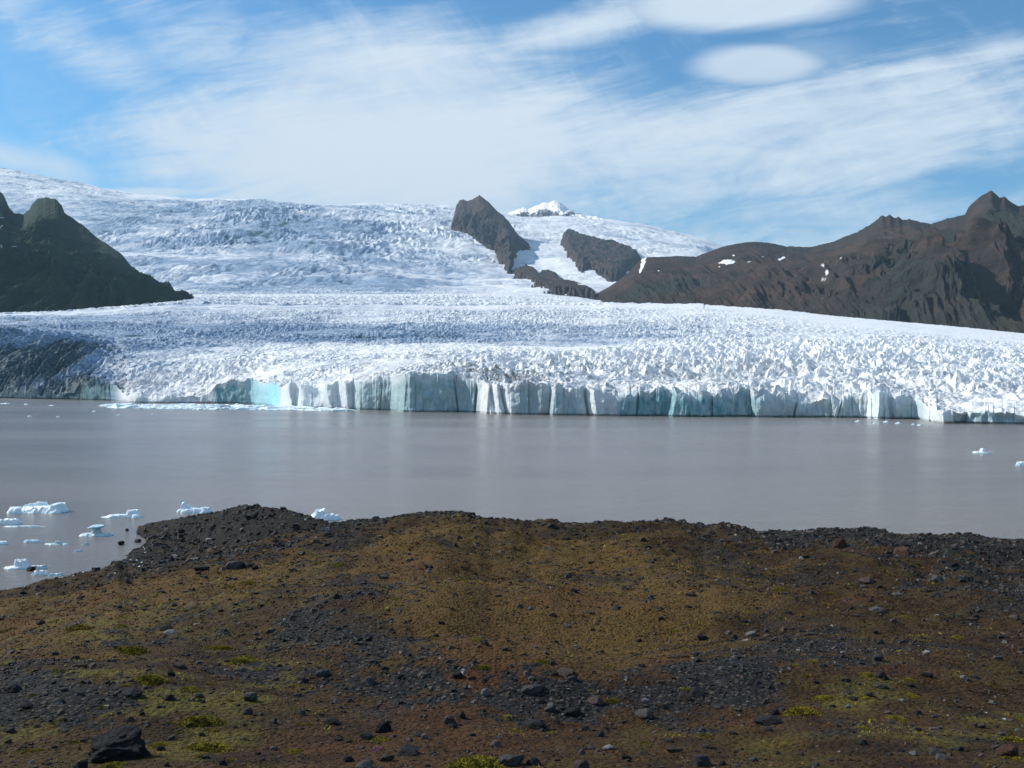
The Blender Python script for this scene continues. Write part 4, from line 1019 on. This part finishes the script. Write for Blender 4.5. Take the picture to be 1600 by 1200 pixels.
HAND = [
 (1415, 867, 32, 19, 'rust', "square reddish-brown boulder on the far gravel rim at right", "boulder"),
 (1312, 857, 30, 19, 'rust', "dark rusty boulder on the gravel rim, left of the square reddish one", "boulder"),
 (1228, 846, 15, 11, 'dark', "small black boulder on the gravel rim at the dip in the crest", "boulder"),
 (1357, 913, 23, 13, 'pink', "pinkish angular stone on the mossy slope below the square reddish boulder", "stone"),
 (1466, 909, 24, 12, 'grey', "grey slab stone below and right of the square reddish boulder", "stone"),
 (1372, 957, 30, 10, 'grey', "long low grey stone with moss at its left end", "stone"),
 (366, 889, 28, 15, 'grey', "grey humped boulder in the rock cluster on the left slope", "boulder"),
 (386, 888, 22, 12, 'dark', "jagged black boulder touching the grey one on the left slope", "boulder"),
 (399, 890, 12, 8, 'dark', "small black stone at the right end of the rock cluster on the left slope", "stone"),
 (312, 893, 26, 9, 'dark', "low black boulder left of the rock cluster on the left slope", "boulder"),
 (310, 897, 11, 6, 'grey', "small grey stone in front of a low black boulder on the left slope", "stone"),
 (531, 902, 18, 7, 'grey', "flat grey stone on the rusty upper slope left of centre", "stone"),
 (601, 905, 22, 8, 'pink', "pinkish slab on the edge of a small gravel patch on the upper slope", "stone"),
 (525, 936, 13, 11, 'dark', "upright black stone on the rusty slope above the left gravel patch", "stone"),
 (492, 936, 17, 9, 'pink', "sloping pinkish stone left of an upright black stone", "stone"),
 (563, 1002, 11, 8, 'dark', "left one of a pair of black stones in the upper gravel patch", "stone"),
 (577, 1002, 13, 9, 'dark', "right one of a pair of black stones in the upper gravel patch", "stone"),
 (681, 996, 13, 8, 'dark', "small black stone alone on the rusty moss hollow", "stone"),
 (758, 1010, 16, 13, 'brown', "upright brown stone on the moss hollow beside a yellow-green tuft", "stone"),
 (504, 1057, 21, 12, 'grey', "rounded grey stone at the left end of the big gravel band", "stone"),
 (472, 1066, 19, 10, 'brown', "flat brown stone left of a rounded grey stone by the gravel band", "stone"),
 (573, 1070, 25, 14, 'grey', "tilted grey stone with a black side in the left part of the gravel band", "stone"),
 (714, 1061, 19, 11, 'dark', "black stone on the upper edge of the gravel band below the moss hollow", "stone"),
 (741, 1038, 12, 8, 'grey', "small grey stone right above a bright yellow-green tuft", "stone"),
 (757, 1088, 15, 13, 'pale', "pale four-sided stone standing in the middle of the gravel band", "stone"),
 (702, 1132, 24, 22, 'pink', "tall pinkish-brown stone leaning against a round brown one", "stone"),
 (721, 1122, 17, 15, 'brown', "round brown stone behind a tall pinkish-brown one", "stone"),
 (707, 1137, 17, 8, 'dark', "flat black stone at the foot of a tall pinkish-brown one", "stone"),
 (597, 1144, 28, 18, 'dark', "black angular boulder, upper of two, near the bottom left of centre", "boulder"),
 (575, 1157, 28, 14, 'dark', "black wedge boulder, lower of two, near the bottom left of centre", "boulder"),
 (515, 1132, 29, 9, 'dark', "long low black stone on rusty moss near the bottom", "stone"),
 (428, 1130, 11, 11, 'grey', "small round grey stone on the mossy slope left of a long black one", "stone"),
 (650, 1152, 14, 11, 'grey', "round grey stone in a group of three small ones", "stone"),
 (640, 1158, 12, 7, 'pink', "small pinkish stone in a group of three small ones", "stone"),
 (664, 1155, 12, 10, 'pale', "small pale stone in a group of three small ones", "stone"),
 (773, 1168, 23, 12, 'pink', "flat pinkish-grey slab above the large moss cushion at the bottom", "stone"),
 (634, 1180, 42, 16, 'dark', "long black-sided boulder with a grey top at the bottom edge", "boulder"),
 (605, 1190, 24, 12, 'brown', "brown stone butting against the left end of a long black-sided boulder", "stone"),
 (543, 1191, 20, 10, 'dark', "round black stone at the bottom, left of the brown one", "stone"),
 (566, 1203, 34, 14, 'grey', "grey slab cut by the bottom edge left of centre", "stone"),
 (800, 1197, 46, 20, 'grey', "broad grey boulder beside the large moss cushion at the bottom edge", "boulder"),
 (831, 1196, 26, 12, 'dark', "dark bluish stone right of the broad grey boulder at the bottom", "stone"),
 (905, 1200, 34, 11, 'pink', "pinkish slab cut by the bottom edge of the picture", "stone"),
 (834, 1085, 40, 16, 'grey', "large flat-topped grey slab in the middle of the gravel band", "boulder"),
 (932, 1102, 26, 16, 'pink', "pinkish-brown block right of the large flat-topped slab", "stone"),
 (861, 1114, 23, 13, 'grey', "rounded grey-brown stone below the large flat-topped slab", "stone"),
 (839, 1139, 37, 17, 'dark', "broad black boulder below the gravel band, near the middle", "boulder"),
 (895, 1120, 30, 12, 'dark', "long black stone between a rounded grey-brown one and a tuft", "stone"),
 (869, 1131, 13, 15, 'pink', "thin upright reddish stone at the right end of a broad black boulder", "stone"),
 (1009, 1123, 31, 18, 'grey', "large grey boulder with a sharp crest in the lower gravel", "boulder"),
 (1034, 1108, 22, 12, 'brown', "round brown stone upper right of the sharp-crested grey boulder", "stone"),
 (1009, 1099, 18, 9, 'pale', "pale stone above the sharp-crested grey boulder", "stone"),
 (1068, 1096, 25, 20, 'brown', "large smooth brown-grey boulder at the right side of the gravel band", "boulder"),
 (1089, 1089, 28, 20, 'dark', "black boulder leaning on the smooth brown-grey one", "boulder"),
 (895, 1064, 17, 9, 'grey', "grey stone at the upper rim of the gravel band", "stone"),
 (880, 1054, 34, 8, 'brown', "low brown-grey rock hump on the line where moss meets gravel", "stone"),
 (952, 1171, 22, 8, 'pale', "small lilac-white stone near the bottom, right of centre", "stone"),
 (938, 1151, 14, 10, 'grey', "bluish-grey stone above the lilac-white one", "stone"),
 (1052, 1176, 32, 10, 'brown', "long brown slab near the bottom, right of the lilac-white stone", "stone"),
 (1096, 1198, 36, 20, 'grey', "angular grey boulder cut by the bottom edge right of centre", "boulder"),
 (908, 1179, 14, 9, 'pink', "pink stone between the broad grey boulder and the lilac-white stone", "stone"),
 (898, 926, 13, 8, 'dark', "small black stone with a pale top high on the middle slope", "stone"),
 (1016, 937, 15, 9, 'grey', "grey three-sided stone high on the slope right of centre", "stone"),
 (1081, 933, 20, 9, 'pink', "pink flat stone high on the slope right of a grey three-sided one", "stone"),
 (1097, 1001, 22, 14, 'dark', "black boulder on the slope above the right end of the gravel band", "boulder"),
 (1147, 1000, 14, 10, 'dark', "dark stone right of the black boulder on the slope", "stone"),
 (1176, 995, 22, 8, 'pale', "pale flat stone right of the black boulder on the slope", "stone"),
 (1398, 973, 13, 9, 'pink', "small pink stone below the long low grey stone", "stone"),
 (1376, 1007, 16, 8, 'dark', "black stone on the right slope above a grey-and-black pair", "stone"),
 (1372, 1033, 20, 12, 'grey', "grey-topped stone on the right slope, upper of two with black below", "stone"),
 (1379, 1062, 20, 14, 'dark', "black block on the right slope under the grey-topped stone", "stone"),
 (1451, 1059, 21, 10, 'dark', "low black stone with a white pebble behind it at right", "stone"),
 (1377, 1076, 25, 8, 'brown', "flat brown stone just below the black block at right", "stone"),
 (1203, 1132, 48, 14, 'dark', "long dark boulder with a pinkish left end at bottom right", "boulder"),
 (1203, 1143, 13, 9, 'grey', "round grey stone under the long dark boulder", "stone"),
 (1462, 1180, 25, 13, 'grey', "blue-grey stone, upper of a touching pair at bottom right", "stone"),
 (1471, 1187, 21, 9, 'grey', "smooth grey stone, lower of a touching pair at bottom right", "stone"),
 (1502, 1174, 12, 12, 'dark', "small upright dark stone right of a touching grey pair", "stone"),
 (1581, 1184, 42, 20, 'rust', "rounded reddish boulder in the bottom right corner", "boulder"),
 (1535, 1138, 14, 8, 'pink', "pinkish pebble-like stone at the right end of the red moss patch", "stone"),
 (172, 1190, 108, 46, 'dark', "huge black boulder, the biggest of all, in the bottom left corner", "boulder"),
 (204, 1088, 38, 14, 'dark', "flat dark brown boulder below a yellow-green cushion at left", "boulder"),
 (125, 1043, 22, 9, 'brown', "small tent-shaped brown stone above the flat dark boulder at left", "stone"),
 (62, 976, 17, 9, 'dark', "lone black stone on the grassy slope near the left edge", "stone"),
 (267, 1057, 15, 13, 'dark', "upright dark stone between two yellow-green cushions at left", "stone"),
 (266, 992, 26, 9, 'pale', "pale flat stone on the left slope with a dark one behind it", "stone"),
 (257, 986, 24, 9, 'dark', "dark slab behind a pale flat stone on the left slope", "stone"),
 (389, 1096, 24, 16, 'grey', "blue-grey boulder on the left slope, upper of two alike", "stone"),
 (385, 1116, 18, 11, 'grey', "blue-grey stone on the left slope, lower of two alike", "stone"),
 (281, 1045, 26, 10, 'brown', "flat brown-grey stone above an upright dark one at left", "stone"),
 (122, 1203, 28, 17, 'dark', "dark round stone cut by the bottom edge at far left", "stone"),
 (16, 1083, 30, 16, 'dark', "black boulder at the left edge in the shadowed gravel", "boulder"),
 (35, 1108, 36, 12, 'dark', "long black slab below the boulder at the left edge", "boulder"),
 (198, 912, 15, 11, 'pink', "pinkish stone high on the slope close to the pebble beach", "stone"),
]
r_ = np.random.default_rng(9)
occ = []
for h_ in HAND:
    if h_[6] == "boulder":
        rock(h_[0], h_[1], h_[2], h_[3], h_[4], h_[5], "larger boulders on the moraine slope", cat="boulder")
    else:
        rock(h_[0], h_[1], h_[2], h_[3], h_[4], h_[5])
    occ.append((h_[0], h_[1], h_[2]))
TN = ['dark', 'grey', 'brown', 'pink', 'rust', 'pale']
TXT = {'dark': "black", 'grey': "grey", 'brown': "brown", 'pink': "pinkish", 'rust': "rusty", 'pale': "pale"}
cnt = 0
while cnt < 200:
    px = r_.uniform(0, 1600); py = 1200 - 330 * r_.random() ** 1.25
    yc = float(np.interp(px, GX, GYY))
    if py < yc + 12 or (px < 230 and py < 945) or any(abs(px - a) < c_ * 0.7 + 6 and abs(py - b_) < 12 for a, b_, c_ in occ):
        continue
    tn = TN[r_.choice(6, p=[.3, .28, .18, .13, .04, .07])]
    rowf = (py - 830) / 370
    wd = (6.5 + 8 * rowf) * (0.75 + 0.7 * r_.random() ** 2)
    zone = "lowest part of the moraine slope" if py > 1080 else ("middle of the moraine slope" if py > 970 else "upper part of the moraine slope")
    sz = "small" if wd < 12 else "fist-like"
    side = "left" if px < 533 else ("centre" if px < 1066 else "right")
    lab = f"{'small' if wd < 11 else 'medium'} {TXT[tn]} stone scattered over the {side} of the {zone}" if side != "centre" else f"{'small' if wd < 11 else 'medium'} {TXT[tn]} stone scattered over the centre of the {zone}"
    rock(px, py, wd, wd * r_.uniform(0.35, 0.65), tn, lab, lab.replace("stone", "stones", 1), seed=int(r_.integers(0, 14)))
    occ.append((px, py, wd)); cnt += 1
# stones standing in the shallow water by the shore
for px, py, wd, tn, lab in [(187, 852, 11, 'dark', "dark wet stone standing in the water off the tip of the spit"), (214, 848, 12, 'dark', "black wet stone against the undercut bank of the spit"),
                            (197, 830, 6, 'dark', "tiny black stone breaking the water left of the spit"), (46, 893, 16, 'dark', "black stone in the water between pale grounded ice pieces")]:
    d = H * F / (py - HY)
    V_, F_ = SHAPES[int(px) % 14]
    if (int(px) % 14, tn) not in meshes:
        meshes[(int(px) % 14, tn)] = raw_mesh("stone_shape", V_, F_); meshes[(int(px) % 14, tn)].materials.append(STM[tn])
    o = bpy.data.objects.new("stone", meshes[(int(px) % 14, tn)]); COL.objects.link(o)
    sx = wd / F * d / 2
    o.scale = (sx, sx, sx * 0.8); o.location = (d * (px - 800) / F, d + sx, 0.15)
    tag(o, lab, "stone", "stones in the shallow water")

# countless smaller stones and gravel, one body of stuff
def ground_samples(n, seed, dmin=9.0, dmax=128.0, pmin=-120, pmax=1720, bias=1.0):
    r = np.random.default_rng(seed)
    d = dmin * (dmax / dmin) ** (r.random(n) ** bias)
    wd_ = 300 + 9000 / d
    px = r.uniform(0, 1, n) * (pmax - pmin + 2 * wd_) + pmin - wd_
    x = d * (px - 800) / F
    z = gz(x, d)
    return r, px, d, x, z
gcol = np.interp(np.arange(len(gpx)), np.arange(len(gpx)), gpx)
def sample_mask(M, px, d):
    ci = np.clip(np.searchsorted(gpx, px), 0, len(gpx) - 1); ri = np.clip(np.searchsorted(gd, d), 0, len(gd) - 1)
    return M[ri, ci]
def scatter_stones(n, seed, smin, smax, dens_moss, name, label, bias=1.0):
    r, px, d, x, z = ground_samples(n, seed, bias=bias)
    g = sample_mask(gravel, px, d)
    hw = sample_mask(hollow, px, d)
    clump = fbm(x / 1.5, d / 1.5, 3.0, 3) + 0.6 * fbm(x / 6, d / 6, 5.0, 2)
    keep = (r.random(n) < np.clip((dens_moss + (1 - dens_moss) * g + 0.25 * clump * (1 - g)) * (1 - 0.5 * hw), 0, 1)) & (z > 0.05)
    px, d, x, z = px[keep], d[keep], x[keep], z[keep]; n = len(px)
    s = d / F * (smin + (smax - smin) * r.random(n) ** 3.2) / 2
    s = np.clip(s, 0.008, 0.5)
    bs = np.array([[-1, -.8, -.4], [.9, -1, -.4], [1, .8, -.4], [-.8, 1, -.4], [-.55, -.6, .6], [.6, -.45, .75], [.5, .6, .6], [-.65, .45, .7]])
    fc = np.array([[0, 1, 5, 4], [1, 2, 6, 5], [2, 3, 7, 6], [3, 0, 4, 7], [4, 5, 6, 7]])
    Bq = bs[None] * (1 + 0.28 * r.normal(size=(n, 8, 3))) * s[:, None, None] * np.array([1.15, .9, .75])
    an = r.uniform(0, 6.28, n); c, s_ = np.cos(an)[:, None], np.sin(an)[:, None]
    V = np.stack([Bq[..., 0] * c - Bq[..., 1] * s_ + x[:, None], Bq[..., 0] * s_ + Bq[..., 1] * c + d[:, None], Bq[..., 2] + z[:, None] + 0.1 * s[:, None]], -1).reshape(-1, 3)
    me_ = raw_mesh(name, V, (fc[None] + 8 * np.arange(n)[:, None, None]).reshape(-1, 4))
    put_attr(me_, 'tone', np.repeat(r.random(n), 8)); put_attr(me_, 'val', np.repeat(r.random(n), 8))
    o = new_obj(name, me_, M_GRAVEL)
    return tag(o, label, "gravel", None, 'stuff')
m, q, b = mat("loose_gravel")
cr = q.n('ShaderNodeValToRGB'); q.set(cr.inputs[0], q.attr('tone')); cr.color_ramp.interpolation = 'CONSTANT'
els = cr.color_ramp.elements
els[0].color = (0.010, 0.010, 0.0095, 1); els[1].position = 0.42; els[1].color = (0.024, 0.023, 0.021, 1)
for pz, cc in ((0.68, (0.050, 0.035, 0.027, 1)), (0.84, (0.056, 0.052, 0.047, 1)), (0.93, (0.090, 0.066, 0.058, 1)), (0.98, (0.15, 0.14, 0.135, 1))):
    e = els.new(pz); e.color = cc
hs = q.n('ShaderNodeHueSaturation'); q.set(hs.inputs['Color'], cr.outputs[0]); q.set(hs.inputs['Value'], q.m('ADD', 0.6, q.m('MULTIPLY', q.attr('val'), 0.8)))
q.set(b.inputs['Base Color'], q.mix(q.ss(q.noise(q.pos(), 25, 5, 0.7), 0.5, 0.7, 0, 0.5), hs.outputs[0], (0.015, 0.015, 0.015)))
b.inputs['Roughness'].default_value = 0.85
b.inputs['Specular IOR Level'].default_value = 0.25
M_GRAVEL = m
scatter_stones(250000, 21, 1.6, 7.0, 0.13, "gravel", "loose grey and dark gravel strewn between the moss", 0.95)
scatter_stones(34000, 22, 4.0, 13.0, 0.22, "stones", "smaller grey and brown stones strewn all over the moraine slope", 0.8)

# ------------------------------------------------------------------ low vegetation
m, q, b = mat("heath_plants")
cr = q.n('ShaderNodeValToRGB'); q.set(cr.inputs[0], q.attr('tone'))
els = cr.color_ramp.elements
els[0].color = (0.018, 0.011, 0.006, 1); els[1].position = 1.0; els[1].color = (0.20, 0.18, 0.024, 1)
for pz, cc in ((0.2, (0.026, 0.015, 0.006, 1)), (0.4, (0.066, 0.033, 0.010, 1)), (0.6, (0.104, 0.058, 0.016, 1)), (0.8, (0.148, 0.097, 0.026, 1))):
    e = els.new(pz); e.color = cc
rr = q.mix(q.attr('red'), cr.outputs[0], (0.135, 0.035, 0.012))
q.set(b.inputs['Base Color'], rr)
b.inputs['Roughness'].default_value = 0.9
b.inputs['Specular IOR Level'].default_value = 0.1
M_HEATH = m
def leaf_tris(x, y, z, s, r, per, upright=0.6):
    n = len(x)
    X0 = np.repeat(x, per) + r.normal(size=n * per) * np.repeat(s, per) * 0.6
    Y0 = np.repeat(y, per) + r.normal(size=n * per) * np.repeat(s, per) * 0.6
    Z0 = np.repeat(z, per)
    S_ = np.repeat(s, per) * r.uniform(0.5, 1.1, n * per)
    an = r.uniform(0, 6.28, n * per); wd = S_ * r.uniform(0.25, 0.5, n * per)
    lx = r.normal(size=n * per) * 0.6; ly = r.normal(size=n * per) * 0.6; lz = r.uniform(0.2, 1.0, n * per) * upright
    dx, dy = np.cos(an) * wd, np.sin(an) * wd
    V = np.empty((n * per, 3, 3))
    V[:, 0] = np.stack([X0 - dx, Y0 - dy, Z0 - 0.1 * S_], -1); V[:, 1] = np.stack([X0 + dx, Y0 + dy, Z0 - 0.1 * S_], -1)
    V[:, 2] = np.stack([X0 + lx * S_, Y0 + ly * S_, Z0 + lz * S_], -1)
    return V.reshape(-1, 3), np.arange(n * per * 3).reshape(-1, 3)
r, px, d, x, z = ground_samples(220000, 31, bias=0.95)
g = sample_mask(gravel, px, d); rs = sample_mask(rust, px, d)
cl = fbm(x / 0.8, d / 0.8, 7.0, 3); cl2 = fbm(x / 5, d / 4, 2.0, 3)
keep = (r.random(len(px)) < (1 - 0.80 * g) * np.clip(0.75 + 0.5 * cl, 0.2, 1)) & (z > 0.8)
px0, d0 = px, d
px, d, x, z, rs, cl, cl2 = [a[keep] for a in (px, d, x, z, rs, cl, cl2)]
s = np.clip(d / F * r.uniform(2.0, 5.5, len(px)), 0.012, 0.22)
V_, F_ = leaf_tris(x, d, z, s, r, 4, 0.55)
me = raw_mesh("ground_cover", V_, F_)
ctr = sample_mask(hollow, px0, d0)[keep]
tone = np.clip(0.24 + 0.24 * ctr + 0.45 * sample_mask(lush, px, d) + 0.22 * cl2 + 0.26 * cl + 0.17 * r.normal(size=len(px)) + 0.55 * sstep(fbm(x / 1.3, d / 0.9, 11.0, 4) + 0.35 * (px < 520) * (0.5 + fbm(x / 3.0, d / 2.5, 13.0, 2)), 0.45, 0.75), 0, 1.0)
put_attr(me, 'tone', np.repeat(tone, 12)); put_attr(me, 'red', np.repeat(np.clip(0.42 * rs * (0.2 + 0.8 * r.random(len(px))) + 0.12 * (r.random(len(px)) < 0.2), 0, 1), 12))
tag(new_obj("ground_cover", me, M_HEATH), "rust-brown and olive heath plants covering the moraine", "ground cover", None, 'stuff')

m, q, b = mat("yellow_green_moss")
q.set(b.inputs['Base Color'], q.mix(q.ss(q.noise(q.pos(), 7, 6, 0.7), 0.35, 0.65), (0.060, 0.052, 0.007), (0.23, 0.19, 0.022)))
b.inputs['Roughness'].default_value = 0.9
b.inputs['Specular IOR Level'].default_value = 0.1
M_MOSS = m
m, q, b = mat("pink_flowers")
q.set(b.inputs['Base Color'], q.mix(q.ss(q.noise(q.pos(), 22, 4, 0.7), 0.45, 0.6), (0.06, 0.045, 0.015), (0.26, 0.055, 0.15)))
b.inputs['Roughness'].default_value = 0.8
M_PINK = m
MOSS = [(206, 1024, 50, 14, "bright moss cushion right of the grassy bank at left"), (238, 1070, 50, 15, "plump moss cushion beside the upright dark stone at left"), (378, 1040, 38, 18, "tilted moss cushion on the left slope above the two blue-grey stones"),
        (312, 1138, 66, 22, "long ragged moss strip slanting up at lower left"), (325, 1176, 68, 13, "wide flat moss strip near the bottom, right of the huge black boulder"), (248, 1170, 28, 12, "small moss clump just right of the huge black boulder"),
        (345, 1016, 46, 8, "thin moss strip above the tilted cushion on the left slope"), (188, 982, 20, 8, "small moss tuft on the upper left slope"), (120, 985, 44, 8, "long thin moss strip near the grassy bank at upper left"),
        (298, 1083, 28, 12, "moss cushion below and right of the upright dark stone"), (176, 1203, 34, 14, "moss clump at the bottom edge under the huge black boulder"), (745, 1206, 76, 26, "largest moss cushion, at the bottom edge beside the broad grey boulder"),
        (756, 1048, 26, 12, "bright moss tuft under a small grey stone at the rim of the gravel"), (853, 1040, 32, 9, "faint moss tuft on the rim of the hollow above the gravel band"), (745, 1003, 20, 9, "moss tuft left of the upright brown stone"),
        (955, 1101, 25, 12, "moss tuft in the gravel right of the pinkish-brown block"), (590, 1162, 27, 12, "moss tuft between black wedge boulder and pink flowers"), (1253, 1120, 52, 14, "wide bright moss cushion right of the long dark boulder"),
        (1288, 1097, 34, 10, "flat moss cushion above the wide bright one at lower right"), (1351, 1094, 22, 7, "small flat moss cushion at lower right between two larger ones"), (1401, 1131, 27, 17, "tall moss tuft at the left end of the red patch"),
        (1423, 1093, 22, 14, "rounded moss tuft above the red patch at lower right"), (1355, 1058, 30, 8, "thin moss strip left of the black block at right"), (1421, 1066, 16, 5, "tiny moss strip right of the black block"),
        (1598, 1134, 16, 20, "moss tuft cut by the right edge of the picture"), (1581, 1160, 36, 9, "flat moss strip above the rounded reddish boulder"), (1217, 924, 26, 6, "moss strip on the upper right slope"), (1295, 930, 16, 4, "tiny moss strip on the upper right slope, right of a longer one"),
        (720, 908, 22, 6, "moss tuft on the upper middle slope beside the small gravel patch"), (386, 916, 26, 9, "moss tuft below the rock cluster on the left slope"), (495, 883, 20, 5, "left of two small moss tufts high on the slope"),
        (527, 888, 22, 6, "right of two small moss tufts high on the slope"), (460, 1180, 24, 10, "moss tuft near the bottom, left of the round black stone"), (1495, 999, 22, 5, "thin moss strip alone on the far right slope")]
def cushion(name, px, py, wd, ht, label, mtl, cat, group, seed, dens=1.0):
    x, y, z = to_ground(px, py - ht * 0.4)
    _, y0, _ = to_ground(px, py); _, y1, _ = to_ground(px, py - ht * 0.75)
    Lx = wd / F * y / 2; Ly = max((y1 - y0) / 2, Lx * 0.3); Ly = min(Ly, Lx * 1.6)
    r = np.random.default_rng(seed)
    n = int(420 * dens)
    a = r.uniform(0, 6.28, n); q_ = np.sqrt(r.random(n))
    q_ *= 1 + 0.35 * np.sin(a * 3 + seed) * r.random(n)
    lx, ly = np.cos(a) * q_ * Lx, np.sin(a) * q_ * Ly
    gzv = gz(x + lx, y + ly)
    hh = min(Lx, Ly) * 0.22 * np.clip(1 - q_ ** 2, 0, 1) * (0.6 + 0.8 * r.random(n))
    s = np.full(n, 0.11 * min(Lx, Ly) ** 0.5 * Lx ** 0.5 + 0.004)
    V, Fq = leaf_tris(lx, ly, gzv + hh - z, s, r, 4, 0.8)
    o = new_obj(name, raw_mesh(name, V, Fq), mtl)
    o.location = (x, y, z)
    return tag(o, label, cat, group)
for i, (px, py, wd, ht, lab) in enumerate(MOSS):
    lab = lab.replace("moss", "yellow-green moss", 1)
    cushion("moss_cushion", px, py, wd, ht, lab, M_MOSS, "moss", "yellow-green moss cushions on the moraine", 200 + i, dens=min(2.5, max(0.6, wd * ht / 400)))
k_ = 0
while k_ < 80:
    left = r_.random() < 0.62
    px = r_.uniform(0, 620) if left else r_.uniform(620, 1600)
    py = r_.uniform(950, 1195) if r_.random() < 0.75 else r_.uniform(880, 960)
    if px < 260 and py < 965:
        continue
    wd = r_.uniform(10, 26) * (0.5 + 0.6 * (py - 850) / 350)
    zone = ("left" if px < 533 else "middle" if px < 1066 else "right") + (" of the lower slope" if py > 1060 else " of the upper slope")
    cushion("moss_cushion", px, py, wd, wd * r_.uniform(0.25, 0.5), f"small yellow-green moss tuft among the many on the {zone}", M_MOSS, "moss", f"small moss tufts on the {zone}", 600 + k_, 0.35)
    k_ += 1
cushion("flower_clump", 587, 1177, 24, 9, "small clump of magenta-pink flowers near the bottom, left of centre", M_PINK, "flowers", None, 300, 0.6)

# white ice crumbs stranded on the pebble beach
V_, F_ = [], []
cr_n = 0
rr_ = np.random.default_rng(8)
for px, py in [(204, 877), (214, 876), (222, 880), (227, 864), (226, 859), (238, 879), (209, 883), (218, 886), (223, 884), (130, 895), (121, 898), (180, 896), (163, 889), (115, 901), (25, 918), (224, 857)]:
    x, y, z = to_ground(px, py)
    o = bpy.data.objects.new("ice_crumb", meshes.setdefault('crumb', raw_mesh("ice_crumb", *SHAPES[3]))); COL.objects.link(o)
    if not meshes['crumb'].materials: meshes['crumb'].materials.append(M_BERG)
    s0 = rr_.uniform(1.3, 2.6) / F * y
    o.scale = (s0, s0 * 0.8, s0 * 0.5); o.location = (x, y, z + s0 * 0.2); o.rotation_euler = (0, 0, rr_.uniform(0, 3))
    tag(o, "small white ice crumb stranded on the dark pebble beach at left", "ice crumb", "ice crumbs stranded on the beach")

# ------------------------------------------------------------------ haze
hm = bpy.data.materials.new("air")
hm.use_nodes = True
q = NT(hm.node_tree)
pv = q.n('ShaderNodeVolumePrincipled')
pv.inputs['Color'].default_value = (0.52, 0.79, 1.0, 1)
pv.inputs['Density'].default_value = 0.000036
pv.inputs['Anisotropy'].default_value = 0.0
q.t.links.new(pv.outputs[0], q.n('ShaderNodeOutputMaterial').inputs['Volume'])
z0, z1 = -8.0, 1750.0
V_ = np.array([[sx * 11500, sy, zz] for zz in (z0, z1) for sx, sy in ((-1, -3500), (1, -3500), (1, 10200), (-1, 10200))], float)
F_ = np.array([[3, 2, 1, 0], [4, 5, 6, 7], [0, 1, 5, 4], [1, 2, 6, 5], [2, 3, 7, 6], [3, 0, 4, 7]])
tag(new_obj("haze", raw_mesh("haze", V_, F_), hm), None, None, None, 'stuff')
